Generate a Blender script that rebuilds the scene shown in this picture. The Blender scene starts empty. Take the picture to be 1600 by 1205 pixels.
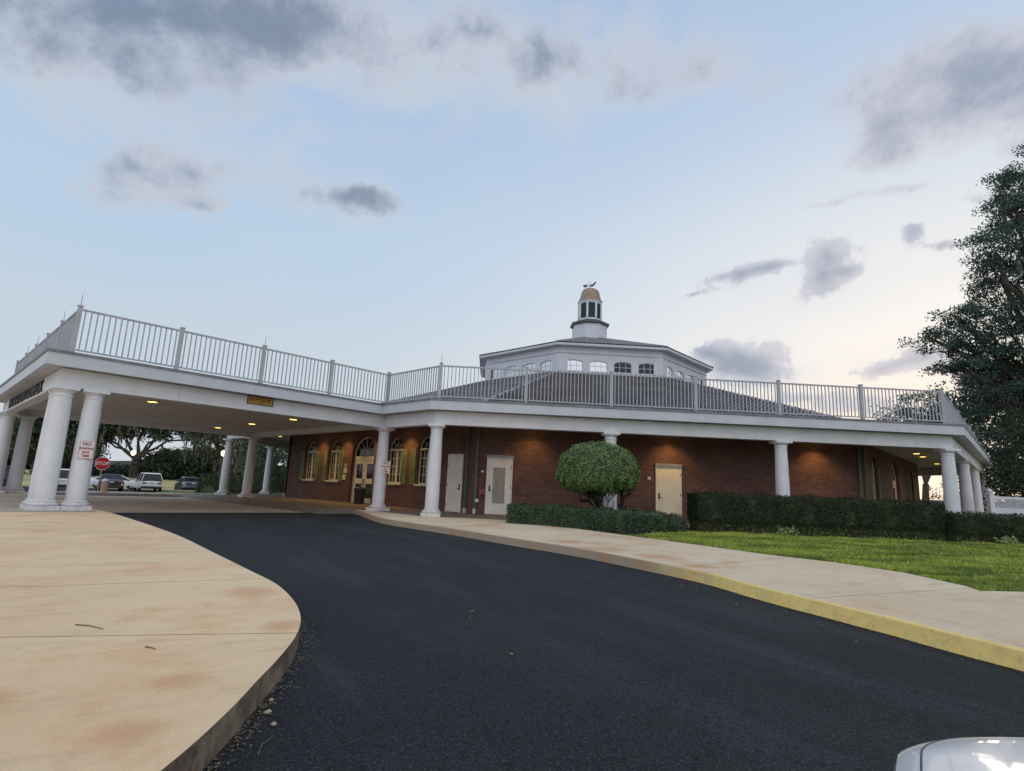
import bpy, bmesh, math, random
import numpy as np
from mathutils import Vector, Matrix
random.seed(7); rng = np.random.default_rng(7)
R = math.radians
S = bpy.context.scene
COL = S.collection

# ------------------------------------------------------------------ camera
cam = bpy.data.objects.new('camera', bpy.data.cameras.new('camera')); COL.objects.link(cam)
CR = (0.9990128, -0.0081455, 0.0436700); CU = (-0.0444232, -0.1831809, 0.9820750); CB = (0.0, -0.9830455, -0.1833620)
cam.matrix_world = Matrix(((CR[0], CU[0], CB[0], 0), (CR[1], CU[1], CB[1], 0), (CR[2], CU[2], CB[2], 1.2), (0, 0, 0, 1)))
cam.data.sensor_fit = 'HORIZONTAL'; cam.data.sensor_width = 36; cam.data.lens = 36 * 865 / 1600
cam.data.clip_start = 0.05; cam.data.clip_end = 2000
S.camera = cam
S.view_settings.view_transform = 'Standard'; S.view_settings.look = 'None'
S.view_settings.exposure = 0.0; S.view_settings.gamma = 1.0

# ------------------------------------------------------------------ node helpers
class X:
    """a socket with arithmetic"""
    def __init__(s, nt, k): s.nt = nt; s.k = k
    def _m(s, op, *a, clamp=False):
        n = s.nt.nodes.new('ShaderNodeMath'); n.operation = op; n.use_clamp = clamp
        for i, v in enumerate((s,) + a):
            if isinstance(v, X): s.nt.links.new(v.k, n.inputs[i])
            else: n.inputs[i].default_value = v
        return X(s.nt, n.outputs[0])
    def __add__(s, o): return s._m('ADD', o)
    def __sub__(s, o): return s._m('SUBTRACT', o)
    def __mul__(s, o): return s._m('MULTIPLY', o)
    def __truediv__(s, o): return s._m('DIVIDE', o)
    def exp(s): return s._m('EXPONENT')
    def clamp(s): return s._m('ADD', 0.0, clamp=True)
    def ss(s, a, b):
        n = s.nt.nodes.new('ShaderNodeMapRange'); n.interpolation_type = 'SMOOTHSTEP'
        s.nt.links.new(s.k, n.inputs[0]); n.inputs[1].default_value = a; n.inputs[2].default_value = b
        return X(s.nt, n.outputs[0])
def mixc(nt, f, a, b, mode='MIX'):
    n = nt.nodes.new('ShaderNodeMix'); n.data_type = 'RGBA'; n.blend_type = mode
    for i, v in ((0, f), (6, a), (7, b)):
        if isinstance(v, X): nt.links.new(v.k, n.inputs[i])
        elif isinstance(v, (int, float)): n.inputs[i].default_value = v
        else: n.inputs[i].default_value = (*v, 1)
    return X(nt, n.outputs[2])
def noise(nt, vec, scale, detail=4, rough=.55, dist=0):
    n = nt.nodes.new('ShaderNodeTexNoise'); n.inputs['Scale'].default_value = scale
    n.inputs['Detail'].default_value = detail; n.inputs['Roughness'].default_value = rough; n.inputs['Distortion'].default_value = dist
    if vec is not None: nt.links.new(vec.k, n.inputs['Vector'])
    return X(nt, n.outputs['Fac'])
def comb(nt, a, b, c):
    n = nt.nodes.new('ShaderNodeCombineXYZ')
    for i, v in enumerate((a, b, c)):
        if isinstance(v, X): nt.links.new(v.k, n.inputs[i])
        else: n.inputs[i].default_value = v
    return X(nt, n.outputs[0])
def sep(nt, v):
    n = nt.nodes.new('ShaderNodeSeparateXYZ'); nt.links.new(v.k, n.inputs[0])
    return [X(nt, n.outputs[i]) for i in range(3)]
def lin(*c):
    return tuple(((v/255)/12.92 if v/255 <= .04045 else ((v/255+.055)/1.055)**2.4) for v in c)

# ------------------------------------------------------------------ world
W = bpy.data.worlds.new('World'); S.world = W; W.use_nodes = True
nt = W.node_tree; nt.nodes.clear()
tc = nt.nodes.new('ShaderNodeTexCoord'); dirv = X(nt, tc.outputs['Generated'])
dx, dy, dz = sep(nt, dirv)
az = dx._m('ARCTAN2', dy) * (180/math.pi)
el = dz._m('ARCSINE') * (180/math.pi)
elp = el._m('MAXIMUM', 0.0)
def ramp(nt, fac, stops):
    n = nt.nodes.new('ShaderNodeValToRGB'); nt.links.new(fac.k, n.inputs[0])
    cr = n.color_ramp; cr.interpolation = 'EASE'
    while len(cr.elements) < len(stops): cr.elements.new(1)
    for e, (p, c) in zip(cr.elements, stops): e.position = p; e.color = (*c, 1)
    return X(nt, n.outputs[0])
base = ramp(nt, elp / 90.0, [(0, lin(206, 214, 222)), (.12, lin(198, 212, 224)), (.24, lin(186, 208, 231)), (.40, lin(172, 198, 229)), (.55, lin(166, 190, 222)), (1, lin(185, 200, 222))])
# pale glow towards the set sun (right of the picture), warmer at the horizon
daz = (az - 42.0) / 38.0; de = (elp - 6.0) / 23.0
glow = ((daz*daz + de*de) * -1.0).exp()
base = mixc(nt, (glow * 1.25).clamp(), base, lin(246, 243, 240))
dez = (elp - 5.0) / 6.0; daw = (az - 44.0) / 26.0
warm = ((daw*daw + dez*dez) * -1.0).exp()
base = mixc(nt, (warm * .62).clamp(), base, lin(255, 226, 196))
# high soft cloud veil
veil = noise(nt, comb(nt, dx/(dz+.25), dy/(dz+.25), 0.0), 1.6, 5, .55)
base = mixc(nt, (veil.ss(.45, .8) * .35).clamp(), base, lin(205, 214, 228))
back = (dy * -1.0 + dz * .35).ss(0.05, .9)  # unseen sky behind the camera and overhead, brightened as added fill light
base = mixc(nt, back, base, (1.00, 1.01, 1.08))
# individual clouds: (azimuth, elevation, half width, half height, tilt, strength)
CL = [(-38,36.8,17,3.4,21,1.3),(-25.5,39.2,7,3.2,12,.9),(-33,32.6,5,2.4,15,.7),(-45,30.0,9,2.4,22,.55),(-36.8,24.4,4.6,2.0,20,.92),(-35.0,26.4,2.6,1.8,10,.7),(-31.4,23.9,2.0,.9,15,.85),(-29,27,3,1.5,10,.35),
      (-19.4,27.0,5.2,1.2,4,.62),(-15.5,27.6,3.5,.9,-10,.6),(-21.1,24.2,1.2,.6,11,.45),(14.5,40.4,7.0,3.2,-5,.95),(-3.3,41.6,5.2,3.2,50,.58),(4,42.5,4,2.8,60,.52),(39.6,32.8,7.6,3.4,-14,1.12),(36.0,29.6,2.2,2.2,40,.6),(-12,40,3,1.6,60,.25),
      (45.5,32.5,5,3,-22,1.0),(26,37,3,1.4,20,.45),(23.6,21.2,3.3,.8,6,1.05),(26.2,21.6,1.8,.5,6,.7),(18.9,19.7,1.8,.35,8,.6),(31.2,22.1,1.9,1.7,-10,1.05),(30.0,19.5,1.7,1.3,45,.95),(32.5,20.3,1.0,.5,0,.6),(21.8,13.4,2.8,1.6,-10,1.1),(24.6,12.0,2.5,1.6,0,1.1),(25.4,13.8,1.4,.9,0,.7),(20,13.8,1.2,.6,0,.6),(34.6,11.7,2.1,.75,10,1.0),(37.8,12.4,1.5,.8,-6,.95),(40,11,1.2,.8,0,.8),
      (37.7,22.4,1.0,.9,45,.8),(39.6,21.0,1.3,.45,-5,.75),(45.1,27.0,1.0,1.0,-18,.6),(33.1,26.6,4.2,.4,-6,.45),(38,26,3,.5,0,.35),(32.0,8.6,3.2,1.1,-3,.9),(37,7.8,3,.8,0,.7),(-19,36.5,2.8,1.1,50,.5),(27.5,9.4,2,.6,5,.6),(43,24.2,2,.7,-8,.5)]
wn = noise(nt, dirv, 6.0, 6, .6); wn2 = noise(nt, comb(nt, dx+7.0, dy+3.0, dz), 6.0, 6, .6)
fine = noise(nt, dirv, 16.0, 8, .62)
fine2 = noise(nt, dirv, 34.0, 8, .62)
soft = el.ss(20, 32)      # far low clouds are small and crisp, the near high ones broad and soft
azw = az + (wn - .5) * (soft * 6.0 + 1.6); elw = el + (wn2 - .5) * (soft * 4.5 + 1.4)
tot = None
for a, e, w, h, tl, st in CL:
    ct, sn = math.cos(R(tl)), math.sin(R(tl)); ca = math.cos(R(e))
    u = (azw - a) * ca; v = elw - e
    p = (u * ct + v * sn) / (w * 1.0); q = (v * ct - u * sn) / (h * 1.0)
    g = ((p*p + q*q) * -1.0).exp() * st
    tot = g if tot is None else tot + g
big = noise(nt, comb(nt, dx/(dz+.2), dy/(dz+.2), 2.0), 2.6, 9, .66, .6)
lt = None
for a, e, w, h, st in [(-22, 38.5, 15, 6.5, 1.0), (-46, 30, 10, 5, .9), (-31, 27, 9, 3.6, .55), (13, 40, 11, 5.5, .8), (-3, 42, 8, 5, .7), (40, 31, 10, 5.5, .8), (-17, 27, 8, 2.6, .5), (30, 20.5, 5, 3.5, .5), (23, 12.5, 6, 3, .6), (38, 12, 7, 2.5, .6)]:
    p = (azw - a) * (math.cos(R(e))/w); q = (elw - e) / h; g = ((p*p + q*q) * -1.0).exp() * st; lt = g if lt is None else lt + g
ld_ = (lt + (big - .5) * 2.2 + (fine - .5) * .7).ss(.25, 1.15) * lt.ss(.05, .5)
base = mixc(nt, (ld_ * .72).clamp(), base, mixc(nt, az.ss(5, 30), lin(204, 210, 220), lin(222, 222, 228)))
fn = fine2 + (fine - fine2) * (soft * .6 + .2)
dens = tot + (fn - .5) * (soft * -.9 + 2.6) + (wn2 - .5) * (soft * -.8 + .8) + (big - .5) * soft * 1.3
dA = dens.ss(.20, .66); dB = dens.ss(.12, .95)
dd = dA + (dB - dA) * soft
dd = dd * tot.ss(.04, .3)
cd = (tot * .8 + (wn - .5) * 1.5 + (fine - .5) * 1.6 + (big - .5) * 1.9).ss(.25, 1.45)
warmside = az.ss(5, 30)
ccol = mixc(nt, cd, mixc(nt, warmside, lin(196, 203, 216), lin(202, 203, 214)), mixc(nt, warmside, lin(120, 136, 160), lin(143, 155, 177)))
base = mixc(nt, (dd * .88).clamp(), base, ccol)
sky = nt.nodes.new('ShaderNodeTexSky'); sky.sky_type = 'NISHITA'; sky.sun_disc = False
sky.sun_elevation = R(6); sky.sun_rotation = R(42)
bg1 = nt.nodes.new('ShaderNodeBackground'); nt.links.new(base.k, bg1.inputs[0]); bg1.inputs[1].default_value = .97
bg2 = nt.nodes.new('ShaderNodeBackground'); nt.links.new(sky.outputs[0], bg2.inputs[0]); bg2.inputs[1].default_value = .006
ad = nt.nodes.new('ShaderNodeAddShader'); nt.links.new(bg1.outputs[0], ad.inputs[0]); nt.links.new(bg2.outputs[0], ad.inputs[1])
wo = nt.nodes.new('ShaderNodeOutputWorld'); nt.links.new(ad.outputs[0], wo.inputs[0])
W.cycles.sampling_method = 'MANUAL'; W.cycles.sample_map_resolution = 512
# weak, very soft glow of the sun just below the cloud line
sl = bpy.data.lights.new('sun', 'SUN'); sl.energy = .5; sl.angle = R(14); sl.color = (1, .84, .68)
so = bpy.data.objects.new('sun', sl); COL.objects.link(so)
so.rotation_euler = Vector((math.sin(R(42))*math.cos(R(6)), math.cos(R(42))*math.cos(R(6)), math.sin(R(6)))).to_track_quat('Z', 'Y').to_euler()

# ------------------------------------------------------------------ materials
MATS = {}
def mat(name, col, rough=.6, metal=0, var=.15, vscale=3.0, bump=0, bscale=40, emit=None, estr=0, spec=.5, coat=0, extra=None, coord='Object', stain=None):
    if name in MATS: return MATS[name]
    m = bpy.data.materials.new(name); m.use_nodes = True; MATS[name] = m
    nt = m.node_tree; b = nt.nodes['Principled BSDF']
    tc = nt.nodes.new('ShaderNodeTexCoord'); P = X(nt, tc.outputs[coord])
    b.inputs['Roughness'].default_value = rough; b.inputs['Metallic'].default_value = metal
    b.inputs['Specular IOR Level'].default_value = spec
    if coat: b.inputs['Coat Weight'].default_value = coat; b.inputs['Coat Roughness'].default_value = .05
    c = None
    if extra: c = extra(nt, P, b)
    if c is None:
        c = tuple(col)
        if var:
            n = noise(nt, P, vscale, 5)
            c = mixc(nt, n.ss(.3, .7), tuple(v*(1-var) for v in col), tuple(min(1, v*(1+var)) for v in col))
            if stain:
                n2 = noise(nt, P, stain[1], 6, .65)
                c = mixc(nt, n2.ss(.56, .78) * stain[2], c, stain[0])
    if isinstance(c, X): nt.links.new(c.k, b.inputs['Base Color'])
    else: b.inputs['Base Color'].default_value = (*c, 1)
    if bump:
        bn = nt.nodes.new('ShaderNodeBump'); bn.inputs['Strength'].default_value = bump; bn.inputs['Distance'].default_value = .01
        nn = noise(nt, P, bscale, 6, .6); nt.links.new(nn.k, bn.inputs['Height']); nt.links.new(bn.outputs[0], b.inputs['Normal'])
    if emit: b.inputs['Emission Color'].default_value = (*emit, 1); b.inputs['Emission Strength'].default_value = estr
    return m

def asphalt(nt, P, b):
    n = noise(nt, P, .35, 5, .6); f = noise(nt, P, 62, 3, .8); g = noise(nt, P, 24, 6, .8); pch = noise(nt, P, 1.5, 7, .72); md = noise(nt, P, 8, 6, .75)
    x, y, z = sep(nt, P)
    rd = (x*x + y*y)._m('SQRT'); lane = noise(nt, comb(nt, (x + y*.55) * 1.1, (y - x*.55) * .16, 0.0), 1.0, 6, .6)
    c = mixc(nt, n.ss(.3, .7), (.0155, .018, .0215), (.0255, .0285, .032))
    c = mixc(nt, lane.ss(.48, .66) * .65, c, (.046, .050, .056))
    c = mixc(nt, pch.ss(.50, .72) * .45, c, (.042, .046, .051))
    c = mixc(nt, md.ss(.50, .66) * .6, c, (.010, .012, .015))
    c = mixc(nt, g.ss(.50, .60) * .8, c, (.005, .006, .007))
    c = mixc(nt, f.ss(.55, .64) * .85, c, (.105, .109, .115))
    sc = noise(nt, P, 4.1, 9, .8); c = mixc(nt, sc.ss(.68, .74)*.6, c, (.19, .175, .15))
    bn = nt.nodes.new('ShaderNodeBump'); bn.inputs['Strength'].default_value = .7; bn.inputs['Distance'].default_value = .012
    h = f * .6 + g; nt.links.new(h.k, bn.inputs['Height']); nt.links.new(bn.outputs[0], b.inputs['Normal'])
    return c
mAsph = mat('new_asphalt', (0,)*3, .85, extra=asphalt, spec=.22)
TH = -43.0361
ct_, st_ = math.cos(R(TH)), math.sin(R(TH))
def concrete(c1, c2, rust, joints=True, jl=None, jw=.010, blobs=()):
    def f(nt, P, b):
        x, y, z = sep(nt, P)
        n = noise(nt, P, .55, 6, .62); m2 = noise(nt, P, 2.3, 7, .7); r = noise(nt, comb(nt, x+30.0, y, z), .8, 6, .68); g = noise(nt, P, 70, 4, .7)
        c = mixc(nt, n.ss(.3, .7), c1, c2)
        c = mixc(nt, m2.ss(.52, .78) * .45, c, tuple(v*.62 for v in c1))
        c = mixc(nt, r.ss(.50, .74) * .75, c, rust)
        for bx_, by_, br_ in blobs:
            ex = (x - bx_) / br_; ey = (y - by_) / br_; bl = ((ex*ex + ey*ey) * -1.0).exp() + (m2 - .5) * .9
            c = mixc(nt, bl.ss(.30, 1.05) * .6, c, tuple(v*.85 for v in rust))
        st2 = noise(nt, comb(nt, x*.35+y*.2, y*1.6-x*.9, 4.0), 1.9, 7, .7); c = mixc(nt, st2.ss(.52, .72) * .45, c, tuple(v*.58 for v in c1))
        sp = noise(nt, comb(nt, x, y, z+9.0), 5.5, 9, .78); c = mixc(nt, sp.ss(.60, .72) * .5, c, tuple(v*.38 for v in c1))
        c = mixc(nt, g.ss(.35, .7) * .22, c, tuple(v*.55 for v in c1))
        if joints:
            j = None
            for (ax, ay), (bx, by) in jl:
                l_ = math.hypot(bx-ax, by-ay); nx_, ny_ = -(by-ay)/l_, (bx-ax)/l_; c0_ = ax*nx_ + ay*ny_
                dd_ = (x*nx_ + y*ny_ - c0_)._m('ABSOLUTE'); k_ = dd_.ss(jw, jw*.4); j = k_ if j is None else j._m('MAXIMUM', k_)
            c = mixc(nt, j * .8, c, (.07, .055, .045))
        bn = nt.nodes.new('ShaderNodeBump'); bn.inputs['Strength'].default_value = .35; bn.inputs['Distance'].default_value = .006
        nt.links.new((g + m2).k, bn.inputs['Height']); nt.links.new(bn.outputs[0], b.inputs['Normal'])
        return c
    return f
OX, OY = -9.4, 25.9566
jA = OX*ct_ + OY*st_
mIsl = mat('island_concrete', (0,)*3, .85, extra=concrete((.79, .565, .335), (.87, .665, .42), (.72, .36, .17), True, [((-6.55,7.51),(-4.83,8.89)),((-4.43,5.16),(-2.5,6.19)),((-1.95,3.99),(-1.44,4.11))], blobs=((-2.4, 2.7, .25), (-1.65, 3.1, .22), (-1.6, 4.3, .25), (-2.3, 5.4, .35), (-1.5, 2.5, .2))), spec=.25)
mWalk = mat('walk_concrete', (0,)*3, .85, extra=concrete((.70, .55, .37), (.78, .65, .47), (.62, .27, .10), True, [((3.3,9.22),(5.58,11.08)),((3.75,6.61),(6.11,7.73)),((1.0,11.3),(2.6,15.2)),((-1.5,14.5),(-.3,18.6))], blobs=((1.9, 10.9, .65), (2.7, 10.0, .6), (1.3, 12.2, .6), (3.0, 8.9, .35))), spec=.25)
mConc = mat('plain_concrete', (.42, .37, .31), .9, var=.2, vscale=2, bump=.2, stain=((.25, .12, .06), 1.5, .6))
def yel(nt, P, b):
    x, y, z = sep(nt, P)
    n = noise(nt, P, 9, 6, .7); n1 = noise(nt, P, 1.3, 5, .65); fade = (y + (n1-.5)*1.6).ss(7.6, 9.6)
    c = mixc(nt, n.ss(.35, .75), (.92, .70, .23), (.74, .56, .22))
    sp = noise(nt, P, 22, 7, .75); c = mixc(nt, sp.ss(.56, .66)*.6, c, (.36, .30, .22))
    g = mixc(nt, noise(nt, comb(nt, x, y, z*0.2), 1.1, 6, .7).ss(.45, .62), (.34, .28, .20), (.40, .23, .12))
    return mixc(nt, fade, c, g)
mKerbY = mat('painted_kerb', (0,)*3, .8, extra=yel)
def kerbd(nt, P, b):
    n = noise(nt, P, 5, 7, .7); n2 = noise(nt, P, 22, 6, .7)
    c = mixc(nt, n.ss(.35, .7), (.11, .08, .055), (.30, .23, .16)); return mixc(nt, n2.ss(.5, .7)*.6, c, (.05, .04, .03))
mKerbD = mat('dirty_kerb', (0,)*3, .9, extra=kerbd, bump=.6, bscale=25)

def brick(c1, c2, mortar, sx=1.0, rot=None, ground=False):
    def f(nt, P, b):
        x, y, z = sep(nt, P)
        v = comb(nt, x, y, 0.0) if ground else comb(nt, x, z, 0.0)
        t = nt.nodes.new('ShaderNodeTexBrick'); nt.links.new(v.k, t.inputs['Vector'])
        t.inputs['Color1'].default_value = (*c1, 1); t.inputs['Color2'].default_value = (*c2, 1); t.inputs['Mortar'].default_value = (*mortar, 1)
        t.inputs['Scale'].default_value = 1; t.inputs['Brick Width'].default_value = .215; t.inputs['Row Height'].default_value = .075 if not ground else .11
        t.inputs['Mortar Size'].default_value = .006 if not ground else .004; t.inputs['Mortar Smooth'].default_value = .2; t.inputs['Bias'].default_value = -.1
        c = X(nt, t.outputs[0]); n = noise(nt, v, 1.1, 6, .65)
        c = mixc(nt, n.ss(.35, .75) * .55, c, tuple(k*.42 for k in c1))
        bn = nt.nodes.new('ShaderNodeBump'); bn.inputs['Strength'].default_value = .5; bn.inputs['Distance'].default_value = .006; bn.invert = True
        nt.links.new(t.outputs[1], bn.inputs['Height']); nt.links.new(bn.outputs[0], b.inputs['Normal'])
        return c
    return f
mBrick = mat('red_brick', (0,)*3, .85, extra=brick((.20, .098, .078), (.098, .060, .053), (.17, .145, .13)), spec=.3)
mPave = mat('brick_pavers', (0,)*3, .85, extra=brick((.56, .46, .37), (.46, .39, .325), (.28, .25, .21), ground=True), spec=.3)
mFloor = mat('veranda_floor_brick', (0,)*3, .85, extra=brick((.25, .215, .18), (.205, .18, .155), (.14, .125, .105), ground=True), spec=.3)

def paintc(c1, soil, low=True):
    def f(nt, P, b):
        x, y, z = sep(nt, P); n = noise(nt, P, 1.8, 6, .6); st = noise(nt, comb(nt, x*6.0, y*6.0, z*.7), 1.0, 6, .7); sp = noise(nt, P, 14, 7, .72)
        c = mixc(nt, n.ss(.3, .7), tuple(v*.93 for v in c1), tuple(min(1, v*1.04) for v in c1))
        c = mixc(nt, st.ss(.55, .78) * .38, c, soil); c = mixc(nt, sp.ss(.62, .74) * .30, c, soil)
        if low:
            lo = z.ss(.75, .14) * (sp.ss(.35, .62)) ; c = mixc(nt, (lo * .55).clamp(), c, (.40, .33, .25))
        return c
    return f
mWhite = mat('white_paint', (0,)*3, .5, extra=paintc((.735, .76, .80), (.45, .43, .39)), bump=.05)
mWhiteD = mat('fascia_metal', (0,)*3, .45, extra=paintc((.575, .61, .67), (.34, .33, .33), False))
mTrim = mat('drip_edge', (.20, .20, .22), .5, var=.25, vscale=3)
mRail = mat('rail_paint', (.43, .445, .475), .5, var=.08, vscale=4, stain=((.30, .22, .17), 3.0, .35))
mSoff = mat('soffit_board', (.56, .54, .51), .8, var=.08, vscale=2)
mCream = mat('cream_paint', (.80, .75, .56), .5, var=.06)
mDoorW = mat('door_white', (.84, .83, .78), .5, var=.06, vscale=2, stain=((.5, .46, .4), 3, .3))
mDoorC = mat('door_cream', (.84, .81, .66), .5, var=.06, vscale=2)
mGreen = mat('shutter_green', (.17, .25, .10), .55, var=.15)
mGreenD = mat('downspout_green', (.06, .13, .085), .45, var=.15)
mGray = mat('gray_metal', (.30, .30, .31), .45, metal=.3, var=.15)
mDark = mat('dark_metal', (.025, .025, .027), .45, var=.2)
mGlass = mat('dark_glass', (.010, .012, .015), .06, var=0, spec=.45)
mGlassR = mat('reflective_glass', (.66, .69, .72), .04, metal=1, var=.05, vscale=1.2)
mBlind = mat('glass_blind', (.30, .29, .26), .3, var=.1, vscale=6, spec=.7)
mRed = mat('sign_red', (.55, .02, .025), .4, var=.05); mSignW = mat('sign_white', (.75, .73, .72), .45, var=.05)
mSignY = mat('sign_yellow', (.46, .24, .025), .5, var=.2, vscale=9); mLetter = mat('letter_black', (.02, .02, .022), .5, var=0)
mPaper = mat('notice_paper', (.66, .62, .45), .7, var=.06)
mCopper = mat('copper_dome', (.33, .25, .175), .55, metal=.25, var=.18, vscale=2.2, stain=((.25, .22, .18), 3, .5))
mLouver = mat('louver_green', (.030, .085, .070), .5, var=.15, vscale=8)
mTan = mat('tan_block', (.45, .30, .22), .85, var=.15, vscale=6)
def roofc(nt, P, b):
    n = noise(nt, P, .8, 5, .6); n2 = noise(nt, P, 9, 5, .7)
    c = mixc(nt, n.ss(.3, .7), (.19, .185, .21), (.11, .105, .12)); return mixc(nt, n2.ss(.5, .75)*.5, c, (.05, .045, .05))
mRoofU = mat('upper_roof_tile', (.30, .30, .33), .45, var=.2, vscale=2, stain=((.16, .15, .16), 3, .5))
mRoof = mat('roof_tile', (0,)*3, .42, extra=roofc, spec=.6)
def grassc(a, b2):
    def f(nt, P, b):
        g = nt.nodes.new('ShaderNodeNewGeometry'); r = X(nt, g.outputs['Random Per Island'])
        n = noise(nt, P, .9, 4, .6); c = mixc(nt, r, a, b2); return mixc(nt, n.ss(.35, .7)*.5, c, tuple(k*.6 for k in a))
    return f
def lawnc(nt, P, b):
    g = nt.nodes.new('ShaderNodeNewGeometry'); r_ = X(nt, g.outputs['Random Per Island']); x, y, z = sep(nt, P)
    n = noise(nt, P, .7, 5, .65); n2 = noise(nt, comb(nt, x*.25, y*2.2 - x*.12, 0.0), 1.0, 5, .65)
    c = mixc(nt, r_, (.20, .32, .035), (.66, .68, .12)); c = mixc(nt, r_.ss(.93, .96), c, (.62, .55, .28))
    c = mixc(nt, n2.ss(.46, .60) * .75, c, (.06, .12, .025)); return mixc(nt, n.ss(.42, .66) * .7, c, (.09, .16, .04))  # n2: horizontal shadow bands painted into the blade colour
mGrass = mat('lawn_blades', (0,)*3, .6, extra=lawnc, spec=.25)
mTurf = mat('turf_soil', (.10, .14, .03), .95, var=.4, vscale=6, bump=.8, bscale=60)
mField = mat('dry_field', (.36, .33, .13), .95, var=.35, vscale=.12, bump=.5, bscale=8)
mVerge = mat('verge_grass', (.10, .15, .04), .95, var=.35, vscale=1.5, bump=.5, bscale=30)
mMulch = mat('mulch', (.030, .022, .016), .95, var=.5, vscale=25, bump=1, bscale=60)
def leafc(a, b2, c3, sc=.6):
    def f(nt, P, b):
        g = nt.nodes.new('ShaderNodeNewGeometry'); r = X(nt, g.outputs['Random Per Island'])
        n = noise(nt, P, sc, 3, .6); c = mixc(nt, r, a, b2); return mixc(nt, n.ss(.4, .65)*.55, c, c3)
    return f
mLeafT = mat('topiary_leaf', (0,)*3, .38, extra=leafc((.025, .07, .014), (.24, .38, .09), (.05, .10, .02), 5), spec=.6)
mLeafH = mat('hedge_leaf', (0,)*3, .42, extra=leafc((.014, .040, .014), (.060, .125, .045), (.022, .045, .018), 2), spec=.5)
mLeafHD = mat('tall_hedge_leaf', (0,)*3, .7, extra=leafc((.012, .022, .010), (.050, .066, .028), (.030, .030, .016), 2), spec=.2)
mLeafDry = mat('sparse_hedge_stem', (0,)*3, .7, extra=leafc((.08, .11, .035), (.21, .23, .085), (.13, .11, .05), 1.2))
mLeafO = mat('oak_leaf', (0,)*3, .5, extra=leafc((.026, .062, .050), (.095, .155, .11), (.022, .050, .040), .5), spec=.35)
mLeafB = mat('wood_leaf', (0,)*3, .55, extra=leafc((.025, .045, .020), (.062, .092, .034), (.035, .05, .025), .2))
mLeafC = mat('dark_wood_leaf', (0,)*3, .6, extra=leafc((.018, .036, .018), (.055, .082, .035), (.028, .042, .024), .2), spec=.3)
mMoss = mat('hanging_moss', (0,)*3, .9, extra=leafc((.10, .13, .11), (.19, .22, .18), (.11, .13, .11), .4))
mMossB = mat('brown_moss', (0,)*3, .9, extra=leafc((.12, .115, .10), (.22, .20, .18), (.10, .095, .085), .4))
mBark = mat('bark', (.070, .055, .045), .9, var=.35, vscale=8, bump=1, bscale=30)
mBarkD = mat('dark_bark', (.030, .024, .020), .9, var=.35, vscale=8, bump=1, bscale=30)
mTyre = mat('tyre_rubber', (.018, .018, .019), .85, var=.1); mRim = mat('alloy_rim', (.45, .46, .48), .3, metal=.8, var=.05)
mTail = mat('tail_lamp', (.25, .015, .012), .2, var=0, spec=.8); mPlate = mat('number_plate', (.50, .56, .56), .5, var=.1, vscale=20)
mHead = mat('head_lamp', (.6, .62, .65), .12, var=0, spec=.9)
mVane = mat('vane_bronze', (.14, .09, .06), .5, metal=.5, var=.2)
mTwig = mat('twig', (.17, .115, .07), .9, var=.3, vscale=20); mDead = mat('dead_leaf', (.48, .40, .27), .8, var=.3, vscale=15)
mDebris = mat('leaf_litter', (0,)*3, .9, extra=leafc((.10, .07, .045), (.34, .26, .17), (.14, .10, .07), 9))
def paint(name, col, metal=0.0): return mat(name, col, .28, metal=metal, var=.02, coat=.7, spec=.5)

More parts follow.
